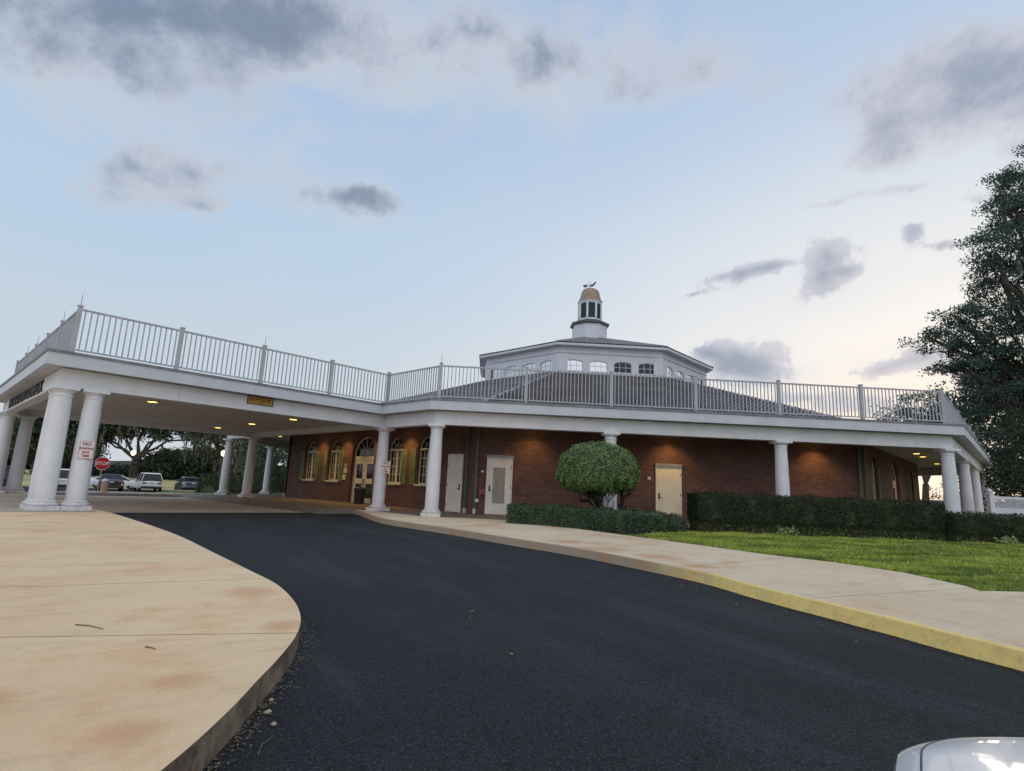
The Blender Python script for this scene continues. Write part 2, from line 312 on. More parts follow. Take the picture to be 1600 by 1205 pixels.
# ------------------------------------------------------------------ mesh builder
class MB:
    def __init__(s): s.v = []; s.f = []
    def add(s, vs, fs):
        o = len(s.v); s.v += [tuple(v) for v in vs]; s.f += [tuple(i+o for i in f) for f in fs]; return s
    def box(s, x0, x1, y0, y1, z0, z1):
        return s.add([(x0,y0,z0),(x1,y0,z0),(x1,y1,z0),(x0,y1,z0),(x0,y0,z1),(x1,y0,z1),(x1,y1,z1),(x0,y1,z1)],
                     [(0,3,2,1),(4,5,6,7),(0,1,5,4),(1,2,6,5),(2,3,7,6),(3,0,4,7)])
    def bar(s, a, b, w, h=None, up=(0,0,1)):
        a, b = Vector(a), Vector(b); d = (b-a).normalized(); u = Vector(up); sd = d.cross(u)
        if sd.length < 1e-4: sd = d.cross(Vector((0,1,0)))
        sd.normalize(); u = sd.cross(d); h = h or w; vs = []
        for p in (a, b):
            for i, j in ((-1,-1),(1,-1),(1,1),(-1,1)): vs.append(p + sd*(i*w/2) + u*(j*h/2))
        return s.add(vs, [(0,3,2,1),(4,5,6,7),(0,1,5,4),(1,2,6,5),(2,3,7,6),(3,0,4,7)])
    def tube(s, pts, rad, n=8, cap=True):
        pts = [Vector(p) for p in pts]; rad = rad if isinstance(rad, (list, tuple)) else [rad]*len(pts); vs = []; fs = []
        for i, p in enumerate(pts):
            d = (pts[min(i+1, len(pts)-1)] - pts[max(i-1, 0)]).normalized()
            a = d.orthogonal().normalized() if abs(d.z) < .99 else Vector((1,0,0)); b = d.cross(a).normalized(); a = b.cross(d)
            for k in range(n):
                t = 2*math.pi*k/n; vs.append(p + (a*math.cos(t) + b*math.sin(t))*rad[i])
        for i in range(len(pts)-1):
            for k in range(n):
                k2 = (k+1) % n; fs.append((i*n+k, i*n+k2, (i+1)*n+k2, (i+1)*n+k))
        if cap: fs.append(tuple(range(n))[::-1]); fs.append(tuple((len(pts)-1)*n+k for k in range(n)))
        return s.add(vs, fs)
    def lathe(s, prof, n=24, cx=0, cy=0, rot=0, cap=True):
        vs = []; fs = []
        for r, z in prof:
            for k in range(n):
                t = 2*math.pi*k/n + rot; vs.append((cx + r*math.cos(t), cy + r*math.sin(t), z))
        for i in range(len(prof)-1):
            for k in range(n):
                k2 = (k+1) % n; fs.append((i*n+k, i*n+k2, (i+1)*n+k2, (i+1)*n+k))
        if cap: fs.append(tuple(range(n))[::-1]); fs.append(tuple((len(prof)-1)*n+k for k in range(n)))
        return s.add(vs, fs)
    def prism(s, poly, z0, z1):
        n = len(poly); vs = [(x, y, z0) for x, y in poly] + [(x, y, z1) for x, y in poly]
        fs = [tuple(range(n))[::-1], tuple(range(n, 2*n))] + [(i, (i+1) % n, n+(i+1) % n, n+i) for i in range(n)]
        return s.add(vs, fs)
    def xz(s, poly, y0, y1):     # polygon in x,z extruded along y
        n = len(poly); vs = [(x, y0, z) for x, z in poly] + [(x, y1, z) for x, z in poly]
        fs = [tuple(range(n)), tuple(range(n, 2*n))[::-1]] + [(i, n+i, n+(i+1) % n, (i+1) % n) for i in range(n)]
        return s.add(vs, fs)
    def build(s, name, m, parent=None, frame=None, smooth=False, bevel=0, seg=2, fix=False):
        me = bpy.data.meshes.new(name); me.from_pydata(s.v, [], s.f); me.materials.append(m)
        if fix or bevel:
            bm = bmesh.new(); bm.from_mesh(me); bmesh.ops.recalc_face_normals(bm, faces=bm.faces)
            if bevel: bmesh.ops.bevel(bm, geom=[e for e in bm.edges if e.is_manifold and e.calc_face_angle(0) > .5], offset=bevel, segments=seg, affect='EDGES', profile=.5)
            bm.to_mesh(me); bm.free()
        if smooth:
            me.polygons.foreach_set('use_smooth', [True]*len(me.polygons))
            try: me.set_sharp_from_angle(angle=R(38))
            except Exception: pass
        return put(name, me, parent, frame)
def put(name, me, parent=None, frame=None):
    o = bpy.data.objects.new(name, me); COL.objects.link(o)
    Mw = frame if frame is not None else Matrix.Identity(4)
    if parent is not None:
        o.parent = parent; o.matrix_basis = WM[parent.name].inverted() @ Mw; WM[o.name] = Mw
    else: o.matrix_basis = Mw; WM[o.name] = Mw
    return o
WM = {}
def empty(name, M=None, parent=None):
    o = bpy.data.objects.new(name, None); COL.objects.link(o); o.empty_display_size = .2
    M = M or Matrix.Identity(4); WM[o.name] = M
    if parent is not None: o.parent = parent; o.matrix_basis = WM[parent.name].inverted() @ M
    else: o.matrix_basis = M
    return o
def tag(o, label=None, cat=None, group=None, kind=None):
    if label: o['label'] = label
    if cat: o['category'] = cat
    if group: o['group'] = group
    if kind: o['kind'] = kind
    return o
def T(x, y, z=0, rz=0): return Matrix.Translation((x, y, z)) @ Matrix.Rotation(rz, 4, 'Z')
def copy_thing(root, M, names=None):
    """copy of a thing with its parts and sub-parts, placed at M"""
    r = root.copy(); COL.objects.link(r); r.matrix_basis = M; WM[r.name] = M
    def rec(src, dst):
        for ch in list(src.children):
            c = ch.copy(); COL.objects.link(c); c.parent = dst; c.matrix_basis = ch.matrix_basis.copy()
            WM[c.name] = WM[dst.name] @ c.matrix_basis; rec(ch, c)
    rec(root, r); return r

# ------------------------------------------------------------------ ground
NS = np.array([-.55, .835])
def gz(x, y):
    s = x*NS[0] + y*NS[1]
    if s < 38: return 0
    if s < 58: return -.5*(s-38)/20
    if s < 75: return -.5
    return min(-.5 + .45*(s-75)/60, -.05)
def sheet(name, poly, z, m, thick=0, side=None, label=None):
    bm = bmesh.new(); vs = [bm.verts.new((x, y, 0)) for x, y in poly]; bm.faces.new(vs)
    for s in (38, 58, 75, 135):
        g = bm.verts[:] + bm.edges[:] + bm.faces[:]
        bmesh.ops.bisect_plane(bm, geom=g, plane_co=(NS[0]*s, NS[1]*s, 0), plane_no=(NS[0], NS[1], 0))
    bmesh.ops.triangulate(bm, faces=bm.faces)
    for v in bm.verts: v.co.z = gz(v.co.x, v.co.y) + z
    bm.normal_update()
    for f in bm.faces:
        if f.normal.z < 0: f.normal_flip()
    if thick:
        r = bmesh.ops.extrude_face_region(bm, geom=bm.faces[:])
        for v in [e for e in r['geom'] if isinstance(e, bmesh.types.BMVert)]: v.co.z -= thick
        bmesh.ops.recalc_face_normals(bm, faces=bm.faces)
    me = bpy.data.meshes.new(name); bm.to_mesh(me); bm.free(); me.materials.append(m)
    if side:
        me.materials.append(side)
        for p in me.polygons:
            if abs(p.normal.z) < .5: p.material_index = 1
    o = put(name, me); o['kind'] = 'structure'
    return o
def Wp(a, b): return (OX + a*ct_ + b*st_, OY + a*st_ - b*ct_)

sheet('ground', [(-900, -300), (900, -300), (900, 900), (-900, 900)], -.04, mField)
sheet('asphalt_road', [(-80, -40), (40, -40), (40, 14), (8, 34), (-24, 66), (-80, 28)], 0, mAsph)
def catmull(pts, n=4):
    P = [Vector(p) for p in pts]; out = []
    for i in range(len(P)-1):
        a = P[max(i-1, 0)]; b = P[i]; c = P[i+1]; d = P[min(i+2, len(P)-1)]
        for k in range(n):
            t = k/n; out.append(tuple(.5*((2*b) + (c-a)*t + (2*a-5*b+4*c-d)*t*t + (3*b-a-3*c+d)*t**3)))
    return out + [tuple(P[-1])]
edgeL = catmull([Wp(6.6, 8.8), (-9.61, 14.12), (-6.15, 10.52), (-3.98, 7.95), (-2.93, 6.68), (-2.31, 5.92), (-1.86, 5.2), (-1.58, 4.62), (-1.42, 4.13), (-1.33, 3.65), (-1.27, 3.15), (-1.22, 2.71), (-1.2, 2.2), (-1.25, 1.5), (-1.5, 0), (-2.2, -3), (-3.5, -9)])
isl = [Wp(-9.6, 30), Wp(-9.6, 9.6), Wp(-9.3, 9.0), Wp(-8.8, 8.8)] + edgeL + [(-30, -14)]
sheet('concrete_island', isl, .15, mIsl, .15, mKerbD)
edgeR = catmull([Wp(5.4, .6), Wp(6.6, 1.0), (-3.62, 17.1), (-1.48, 14.55), (.14, 12.4), (1.35, 10.9), (2.22, 9.42), (2.86, 8.22), (3.2, 6.98), (3.48, 6.2), (3.72, 5.5), (3.88, 4.95), (4.05, 4.45), (4.3, 3.2), (4.5, 0), (4.6, -9)])
walk = edgeR + [(14, -9), (14, 8.7), (7.0, 7.72), (6.28, 7.62), (6.42, 8.0), (6.45, 9.3), (5.98, 10.4), (5.2, 11.25), (3.85, 13.6), (3.1, 14.8), (1.5, 17.4), (.2, 19.0), (-2.3, 20.4), Wp(9.0, -.8), Wp(5.4, -.8)]
sheet('sidewalk', walk, .15, mWalk, .15, mConc)
eR = [Vector(p) for p in edgeR]; b = []; fs_ = []
for i, p in enumerate(eR):
    u = (eR[min(i+1, len(eR)-1)] - eR[max(i-1, 0)]).normalized(); nr = Vector((u.y, -u.x))      # towards the road
    if nr.dot(Vector((-1, -1))) < 0: nr = -nr
    wv_ = .004*math.sin(i*1.7)
    for off, z_ in ((-.03, .1545), (.004, .153), (.018, .142), (.050+wv_, .004)): q = p + nr*off; b.append((q.x, q.y, z_))
for i in range(len(eR)-1):
    for k in range(3): fs_.append((i*4+k, i*4+k+1, i*4+k+5, i*4+k+4))
me = bpy.data.meshes.new('kerb'); me.from_pydata(b, [], fs_); me.materials.append(mKerbY)
bm_ = bmesh.new(); bm_.from_mesh(me); bmesh.ops.recalc_face_normals(bm_, faces=bm_.faces); bm_.to_mesh(me); bm_.free()
tag(put('kerb', me), kind='structure')
# lawn, its soil and the beds
lawn = [(7.0, 7.74), (14, 8.72), (34, 11.5), (34, 19.4), (17.0, 18.45), (10.5, 17.95), (6.1, 17.7), (5.0, 16.9), (4.3, 15.9), (3.15, 14.85), (3.89, 13.62), (5.24, 11.27), (6.02, 10.42), (6.49, 9.31), (6.46, 8.0), (6.30, 7.66)]
sheet('lawn', lawn, .13, mTurf, .13)
sheet('flower_bed', [(6.0, 17.72), (17, 18.47), (34, 19.42), (34, 22), (17, 20.2), (-.1, 19.1), (.2, 18.2), (1.5, 17.25), (3.1, 14.86), (4.3, 15.92), (5.0, 16.92)], .125, mMulch, .1)
sheet('brick_paving', [Wp(4.7, 8.8), Wp(-8.6, 8.8), Wp(-8.6, 1.0), Wp(4.7, 1.0)], .005, mPave)
sheet('threshold_strip', [Wp(4.86, 8.8), Wp(4.7, 8.8), Wp(4.7, 1.0), Wp(4.86, 1.0)], .009, mConc)
bp = MB(); P4 = []
for b_, z_ in ((2.2, .012), (.9, .156), (-1.0, .157)):
    for a_ in (-12, 5.42): x_, y_ = Wp(a_, b_); P4.append((x_, y_, z_))
bp.add(P4, [(0, 1, 3, 2), (2, 3, 5, 4)]); n0 = len(P4); e_ = [(*Wp(5.42, 2.2), .012), (*Wp(5.42, .9), .156), (*Wp(5.42, -1.0), .157), (*Wp(5.42, -1.0), -.01), (*Wp(5.42, 2.2), -.01)]
bp.add(e_, [(0, 1, 2, 3, 4)])
tag(bp.build('walkway_paving', mFloor), kind='structure')
sheet('island_paving', [Wp(6.9, 13.5), Wp(-9.2, 13.5), Wp(-9.2, 9.0), Wp(6.9, 9.0)], .155, mPave)
sheet('grass_verge', [(-21.6, 29.3), (-15.6, 37.4), (-16.5, 41), (-31, 62.5), (-34, 59), (-31, 50), (-25, 40)], .06, mVerge, .1)
sheet('far_walk', [(-22.6, 28.0), (-20.8, 28.4), (-13.5, 37.0), (-14.8, 39.6), (-16.4, 37.6), (-22.8, 30.4)], .10, mConc, .12)
# wooded rise closing the horizon on every side
bm = MB(); 
for k in range(72):
    a0 = R(k*5); a1 = R(k*5+5)
    h = lambda a: 7 + 2.2*math.sin(a*9) + 1.4*math.sin(a*23+1)
    bm.add([(420*math.sin(a0), 420*math.cos(a0), -1), (420*math.sin(a1), 420*math.cos(a1), -1), (450*math.sin(a1), 450*math.cos(a1), h(a1)), (450*math.sin(a0), 450*math.cos(a0), h(a0)),
            (520*math.sin(a1), 520*math.cos(a1), -1), (520*math.sin(a0), 520*math.cos(a0), -1)], [(0, 1, 2, 3), (3, 2, 4, 5)])
tag(bm.build('hills', mLeafC), kind='structure')

# ------------------------------------------------------------------ the building
CX, CY = 5.9554, 42.4023
SEG = 22.5; t8 = math.tan(R(22.5))
HB = 3.325
bld = empty('building', T(CX, CY, 0)); tag(bld, 'octagonal red brick building with white columned veranda, drive-through canopy and rooftop railing', 'building')
PHI = {'A': TH, 'M': TH+45, 'E': TH+90, 'F': TH-45}
FR = {k: T(CX, CY, 0, R(a)) for k, a in PHI.items()}
for i in range(8): FR[i] = T(CX, CY, 0, R(TH + 45*i))
FA, FM, FE, FF = FR['A'], FR['M'], FR['E'], FR['F']      # local x right seen from outside, -y outward
def octo(ap, rot=TH): 
    r = ap/math.cos(R(22.5)); return [(CX + r*math.cos(R(rot+22.5+45*k)), CY + r*math.sin(R(rot+22.5+45*k))) for k in range(8)]
def toloc(pts): return [(x-CX, y-CY) for x, y in pts]
# floor slab
MB().prism(toloc(octo(22.8)), 0.02, .153).build('veranda_floor', mFloor, bld, T(CX, CY))
# outline of the deck: octagon + canopy (in frame A)
def outline(o):
    ap = 22.5 + o; w = 6.1034 + o; yb = -(22.5 + 10.0257 + o); r = ap/math.cos(R(22.5)); pts = []
    for k in range(8):
        a = R(22.5 + 45*k - 180); pts.append((r*math.cos(a), r*math.sin(a)))
    # octagon corners counter-clockwise; the face with y = -ap lies between indices 1 (angle -112.5) and 2 (-67.5)
    i = 1
    pts[i+1:i+1] = [(-w, -ap), (-w, yb), (w, yb), (w, -ap)]
    return pts
def ringp(name, po, pi, z0, z1, m):
    b = MB(); n = len(po)
    vs = [(x, y, z0) for x, y in po] + [(x, y, z1) for x, y in po] + [(x, y, z0) for x, y in pi] + [(x, y, z1) for x, y in pi]
    fs = []
    for i in range(n):
        j = (i+1) % n; fs += [(i, j, n+j, n+i), (2*n+j, 2*n+i, 3*n+i, 3*n+j), (n+i, n+j, 3*n+j, 3*n+i), (j, i, 2*n+i, 2*n+j)]
    return b.add(vs, fs).build(name, m, bld, FA, fix=True)
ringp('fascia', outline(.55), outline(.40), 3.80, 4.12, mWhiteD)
ringp('drip_edge', outline(.58), outline(.30), 4.12, 4.19, mTrim)
MB().add([(x, y, 3.82) for x, y in outline(.40)], [tuple(range(12))[::-1]]).build('soffit', mSoff, bld, FA)
MB().add([(x, y, 4.16) for x, y in outline(.30)], [tuple(range(12))]).build('roof_deck', mGray, bld, FA)
MB().box(-5.93, 5.93, -32.35, -22.69, 3.55, 3.60).build('canopy_ceiling', mSoff, bld, FA)
# beams of the octagon, mitred, one per side
for i in range(8):
    ao, ai = 22.66, 22.30
    MB().prism([(-ao*t8, -ao), (ao*t8, -ao), (ai*t8, -ai), (-ai*t8, -ai)], HB, 3.80).build('beam', mWhite, bld, FR[i])
w = 6.1034; D = 10.0257; y1 = -22.5-D
MB().prism([(w-.16, -22.67), (w+.16, -22.67), (w+.16, y1-.16), (w-.16, y1+.16)], HB, 3.80).build('beam', mWhite, bld, FA, fix=True)
MB().prism([(-w-.16, -22.67), (-w+.16, -22.67), (-w+.16, y1+.16), (-w-.16, y1-.16)], HB, 3.80).build('beam', mWhite, bld, FA, fix=True)
MB().prism([(-w-.16, y1-.16), (-w+.16, y1+.16), (w-.16, y1+.16), (w+.16, y1-.16)], HB, 3.80).build('beam', mWhite, bld, FA, fix=True)

# columns
def sq(b, h, z0, z1): return b.box(-h, h, -h, h, z0, z1)
cm_s = MB().lathe([(.236, .40), (.238, .9), (.232, 1.6), (.218, 2.5), (.202, 3.05), (.202, 3.07), (.222, 3.075), (.222, 3.105), (.202, 3.11), (.202, 3.17)], 32)
cm_b = MB().lathe([(.30, .27), (.325, .285), (.33, .31), (.315, .335), (.275, .345), (.272, .365), (.285, .375), (.27, .395), (.24, .402)], 32)
cm_b.box(-.325, .325, -.325, .325, .15, .272)
cm_c = MB().lathe([(.205, 3.165), (.215, 3.17), (.25, 3.215), (.262, 3.24), (.262, 3.245)], 32); cm_c.box(-.29, .29, -.29, .29, 3.243, 3.325)
def meshof(b, name, m, **k):
    o = b.build(name, m, **k); me = o.data; bpy.data.objects.remove(o); return me
ms, mb_, mc = meshof(cm_s, 'column', mWhite, smooth=True), meshof(cm_b, 'base', mWhite, smooth=True), meshof(cm_c, 'capital', mWhite, smooth=True)
def column(lx, ly, fr):
    M = fr @ T(lx, ly); o = put('column', ms, bld, M); put('base', mb_, o, M); put('capital', mc, o, M); return o
sp = 6.2048; hx = 22.5*t8
for fr in (FM, FE):
    for k in range(4):
        if fr is FE and k == 0: continue
        column(-hx + k*sp, -22.5, fr)
for k in (0, 1, 2): column(hx - k*sp, -22.5, FF)
c_ = .66
for s in (1, -1):
    column(s*w, -22.5, FA); column(s*w, y1, FA); column(s*w, y1 + c_, FA); column(s*(w - c_), y1, FA)

# brick walls with openings
def arcpts(cx, hw, zs, n=14, rise=None):
    rise = hw if rise is None else rise
    return [(cx - hw*math.cos(math.pi*k/n), zs + rise*math.sin(math.pi*k/n)) for k in range(n+1)]
def wall(x0, x1, z0, z1, y, ops, dep=.22):
    """front face at y (outward = -y) with openings (cx, half width, zb, spring, arched)"""
    b = MB(); ops = sorted(ops); x = x0
    def q(xa, xb, za, zb): b.add([(xa, y, za), (xb, y, za), (xb, y, zb), (xa, y, zb)], [(0, 1, 2, 3)])
    for cx, hw, zb, zs, ar in ops:
        q(x, cx-hw, z0, z1); 
        if zb > z0: q(cx-hw, cx+hw, z0, zb)
        if ar:
            A = arcpts(cx, hw, zs); 
            for k in range(len(A)-1):
                (xa, za), (xb, zb2) = A[k], A[k+1]; b.add([(xa, y, za), (xb, y, zb2), (xb, y, z1), (xa, y, z1)], [(0, 1, 2, 3)])
            out = [(cx-hw, zb)] + A + [(cx+hw, zb)]
        else:
            q(cx-hw, cx+hw, zs, z1); out = [(cx-hw, zb), (cx-hw, zs), (cx+hw, zs), (cx+hw, zb)]
        n = len(out)
        for k in range(n):
            (xa, za), (xb, zb2) = out[k], out[(k+1) % n]
            b.add([(xa, y, za), (xb, y, zb2), (xb, y+dep, zb2), (xa, y+dep, za)], [(3, 2, 1, 0)])
        x = cx+hw
    q(x, x1, z0, z1)
    return b
AW = 19.5; hw_ = AW*t8
winsA = [(-5.35, .58, 1.22, 2.78, True), (-2.78, .58, 1.22, 2.78, True), (2.72, .58, 1.22, 2.78, True), (5.02, .58, 1.22, 2.78, True)]
doorA = (0.0, 1.0, .153, 2.52, True)
for key, ops in (('A', winsA+[doorA]), ('M', []), ('E', [(-5.35, .58, 1.22, 2.78, True), (5.2, .58, 1.22, 2.78, True), doorA]), ('F', [])):
    wall(-hw_, hw_, .15, 3.82, -AW, ops).build('wall', mBrick, bld, FR[key])
for i in (3, 4, 5, 6): wall(-hw_, hw_, .15, 3.82, -AW, []).build('wall', mBrick, bld, FR[i])

def window(fr, cx, hw, zb, zs, shutters=True, mull=True):
    y = -AW + .13
    f = MB(); fw = .06
    f.box(cx-hw, cx-hw+fw, y, y+.07, zb, zs); f.box(cx+hw-fw, cx+hw, y, y+.07, zb, zs)
    f.box(cx-hw-.0, cx+hw, y-.02, y+.075, zs-.045, zs+.045); f.box(cx-hw+fw, cx+hw-fw, y+.001, y+.07, zb, zb+.06)
    f.box(cx-.04, cx+.04, y-.003, y+.07, zb+.06, zs-.045)
    n = 14; A = arcpts(cx, hw, zs+.045, n, hw-.045); B = arcpts(cx, hw-.05, zs+.045, n, hw-.095)
    for k in range(n): f.xz([A[k], A[k+1], B[k+1], B[k]], y, y+.06)
    o = f.build('window', mCream, bld, fr, fix=True)
    g = MB(); out = [(cx-hw, zb), (cx+hw, zb)] + arcpts(cx, hw, zs)[::-1]
    g.add([(px, y+.05, pz) for px, pz in out], [tuple(range(len(out)))]).build('pane', mGlass, o, fr)
    m = MB(); mw = .018
    for s in (-1, 1):
        xm = cx + s*(hw*.5); m.box(xm-mw/2, xm+mw/2, y+.02, y+.045, zb+.06, zs-.045)
        for k in (1, 2, 3):
            z = zb + .06 + (zs-zb-.105)*k/4; xa, xb = (cx+.04, cx+hw-fw) if s > 0 else (cx-hw+fw, cx-.04)
            m.box(xa, xb, y+.022, y+.043, z-mw/2, z+mw/2)
    for k in range(1, 4):
        a = math.pi*k/4; m.bar((cx+.10*math.cos(a), y+.03, zs+.05+.10*math.sin(a)), (cx+(hw-.05)*math.cos(a), y+.03, zs+.05+(hw-.1)*math.sin(a)), .022, .022, (0, 1, 0))
    H = arcpts(cx, .26, zs+.05, 10, .24)
    for k in range(10): m.bar((H[k][0], y+.03, H[k][1]), (H[k+1][0], y+.03, H[k+1][1]), .02, .02, (0, 1, 0))
    m.build('muntins', mCream, o, fr)
    MB().box(cx-hw-.06, cx+hw+.06, -AW-.05, -AW+.12, zb-.07, zb-.002).build('sill', mCream, o, fr)
    if shutters:
        for s in (-1, 1):
            xs = cx + s*(hw + .235); sh = MB(); xa, xb = xs-.165, xs+.165; ya = -AW-.045; z0, z1 = zb-.02, zs+.02
            sh.box(xa, xa+.06, ya, -AW-.003, z0, z1); sh.box(xb-.06, xb, ya, -AW-.003, z0, z1)
            for za in (z0, (z0+z1)/2-.04, z1-.08): sh.box(xa+.06, xb-.06, ya+.002, -AW-.004, za, za+.08)
            nl = 26
            for k in range(nl):
                z = z0+.08 + (z1-z0-.16)*(k+.5)/nl
                sh.add([(xa+.06, -AW-.012, z+.022), (xb-.06, -AW-.012, z+.022), (xb-.06, ya+.01, z-.022), (xa+.06, ya+.01, z-.022)], [(0, 1, 2, 3)])
            sh.build('shutter', mGreen, bld, fr)
for cx, hw, zb, zs, _ in winsA: window(FA, cx, hw, zb, zs)
window(FE, -5.35, .58, 1.22, 2.78); window(FE, 5.2, .58, 1.22, 2.78)

def entrance(fr):
    y = -AW + .16; b = MB()
    x0, x1, z0, z1 = -1.0, 1.0, .155, 2.5
    b.box(x0, x0+.1, y, y+.08, z0, z1); b.box(x1-.1, x1, y, y+.08, z0, z1); b.box(x0+.1, x1-.1, y, y+.08, z1-.22, z1)
    b.box(x0+.1, x1-.1, y+.002, y+.08, z1-.225, z1-.2)
    n = 16; A = arcpts(0, 1.0, 2.5, n, .98); B = arcpts(0, .93, 2.5, n, .91)
    for k in range(n): b.xz([A[k], A[k+1], B[k+1], B[k]], y, y+.06)
    o = b.build('double_door', mCream, bld, fr, fix=True)
    f = MB()
    for k in range(1, 6):
        a = math.pi*k/6; f.bar((.3*math.cos(a), y+.03, 2.56+.3*math.sin(a)), (.92*math.cos(a), y+.03, 2.53+.88*math.sin(a)), .022, .022, (0, 1, 0))
    H = arcpts(0, .3, 2.55, 10, .3)
    for k in range(10): f.bar((H[k][0], y+.03, H[k][1]), (H[k+1][0], y+.03, H[k+1][1]), .022, .022, (0, 1, 0))
    f.build('fanlight_bars', mCream, o, fr)
    g = [(-.99, 2.51), (.99, 2.51)] + arcpts(0, .97, 2.51)[::-1]
    MB().add([(px, y+.05, pz) for px, pz in g], [tuple(range(len(g)))]).build('fanlight_pane', mGlass, o, fr)
    for s in (-1, 1):
        lf = MB(); xa, xb = (.03, .89) if s > 0 else (-.89, -.03); yy = y+.02
        for (a0, a1, c0, c1) in ((xa, xa+.14, z0+.02, 2.27), (xb-.14, xb, z0+.02, 2.27), (xa+.14, xb-.14, z0+.02, .42), (xa+.14, xb-.14, 1.13, 1.38), (xa+.14, xb-.14, 2.12, 2.27)):
            lf.box(a0, a1, yy, yy+.05, c0, c1)
        lo = lf.build('door_leaf', mCream, o, fr)
        MB().box(xa+.13, xb-.13, yy+.02, yy+.03, 1.37, 2.13).box(xa+.13, xb-.13, yy+.02, yy+.03, .41, 1.14).build('door_glass', mGlass, lo, fr)
        MB().box(xa+.03 if s > 0 else xb-.07, xa+.07 if s > 0 else xb-.03, yy-.06, yy-.002, 1.05, 1.35).build('handle', mGray, lo, fr)
    return o
entrance(FA); entrance(FE)

def single_door(fr, xa, xb, z1, mm, kind, side):
    y = -AW; b = MB()
    b.box(xa-.05, xa, y-.05, y-.003, .155, z1); b.box(xb, xb+.05, y-.05, y-.003, .155, z1); b.box(xa-.05, xb+.05, y-.05, y-.003, z1+.001, z1+.05)
    o = b.build('door_frame', mm, bld, fr)
    lf = MB(); yl = y-.035
    if kind == 'glass':
        gx0, gx1, gz0, gz1 = xa+.22, xb-.24, .60, 2.02
        for (a0, a1, c0, c1) in ((xa, gx0, .17, z1-.003), (gx1, xb, .17, z1-.003), (gx0, gx1, .17, gz0), (gx0, gx1, gz1, z1-.003)): lf.box(a0, a1, yl, y-.004, c0, c1)
        d = lf.build('door', mm, o, fr); MB().box(gx0-.01, gx1+.01, y-.022, y-.012, gz0-.01, gz1+.01).build('door_glass', mBlind, d, fr)
    else:
        lf.box(xa, xb, yl, y-.004, .17, z1-.003); d = lf.build('door', mm, o, fr, bevel=.004)
    hx_ = xa+.09 if side < 0 else xb-.09
    MB().box(hx_-.03, hx_+.03, yl-.02, yl-.001, 1.06, 1.30).bar((hx_, yl-.04, 1.12), (hx_+(.12 if side < 0 else -.12), yl-.04, 1.12), .025).build('handle', mDark, d, fr)
    hs = xb if side < 0 else xa
    for z in (.45, 1.25, 2.05): MB().box(hs-.02, hs+.02, y-.06, y-.051, z-.06, z+.06).build('hinge', mGray, d, fr)
single_door(FA, 6.65, 7.48, 2.48, mDoorW, 'solid', 1)
single_door(FM, -7.45, -6.5, 2.36, mDoorW, 'glass', -1)
single_door(FM, -.55, .42, 2.33, mDoorC, 'solid', -1)
MB().box(-7.52, -6.43, -AW-.08, -AW-.003, 2.412, 2.52).build('lintel', mGray, bld, FM)
MB().box(-.62, .49, -AW-.08, -AW-.003, 2.382, 2.49).build('lintel', mGray, bld, FM)

def downspout(fr, x, tip=True, m=None):
    b = MB(); b.box(x-.05, x+.05, -AW-.09, -AW-.01, .36 if tip else .16, 3.815)
    for z in (1.0, 2.2, 3.3): b.box(x-.065, x+.065, -AW-.094, -AW-.006, z, z+.04)
    o = b.build('downspout', m or mGreenD, bld, fr)
    if tip: MB().box(x-.056, x+.056, -AW-.10, -AW-.008, .16, .358).build('downspout_shoe', mWhite, o, fr)
downspout(FA, 7.80); downspout(FM, -7.92); downspout(FE, -7.75); downspout(FM, 7.95); downspout(FA, -7.95, m=mDark)
MB().box(-7.72, -7.60, -AW-.06, -AW-.003, 1.80, 1.88).build('wall_plate', mSignW, bld, FM)
MB().box(-.93, -.80, -AW-.03, -AW-.003, 1.82, 1.92).build('wall_plate', mSignW, bld, FM)
MB().box(-7.90, -7.77, -AW-.1, -AW-.003, .62, .75).build('outlet_box', mSignW, bld, FM)
b = MB(); b.tube([(-7.66, -AW-.01, 1.05), (-7.66, -AW-.16, 1.03)], .07, 12); b.tube([(-7.56, -AW-.01, 1.0), (-7.56, -AW-.14, .98)], .05, 12); b.box(-7.76, -7.48, -AW-.02, -AW-.003, .92, 1.14)
b.build('standpipe', mat('faded_red', (.36, .12, .10), .6), bld, FM)
# notices beside the entrance
for i, (x, z, hh, m, lb) in enumerate(((-1.50, 2.02, .20, mGray, 'small grey plate fixed above two notices left of the entrance'), (-1.50, 1.76, .26, mPaper, 'cream paper notice between the grey plate and the lowest notice'), (-1.58, 1.42, .27, mPaper, 'lowest cream notice on the brick left of the entrance'))):
    tag(MB().box(x-.16, x+.16, -AW-.025, -AW-.004, z-hh/2, z+hh/2).build('notice', m, None, FA), lb, 'notice', 'notices by the entrance')
for i, (x, z) in enumerate(((1.22, 1.95), (1.24, 1.55))):
    tag(MB().box(x-.10, x+.10, -AW-.03, -AW-.004, z-.14, z+.14).build('notice', mTan, None, FA, bevel=.004), ['tan notice right of the entrance, the upper of two', 'tan notice right of the entrance, the lower of two'][i], 'notice', 'notices by the entrance')

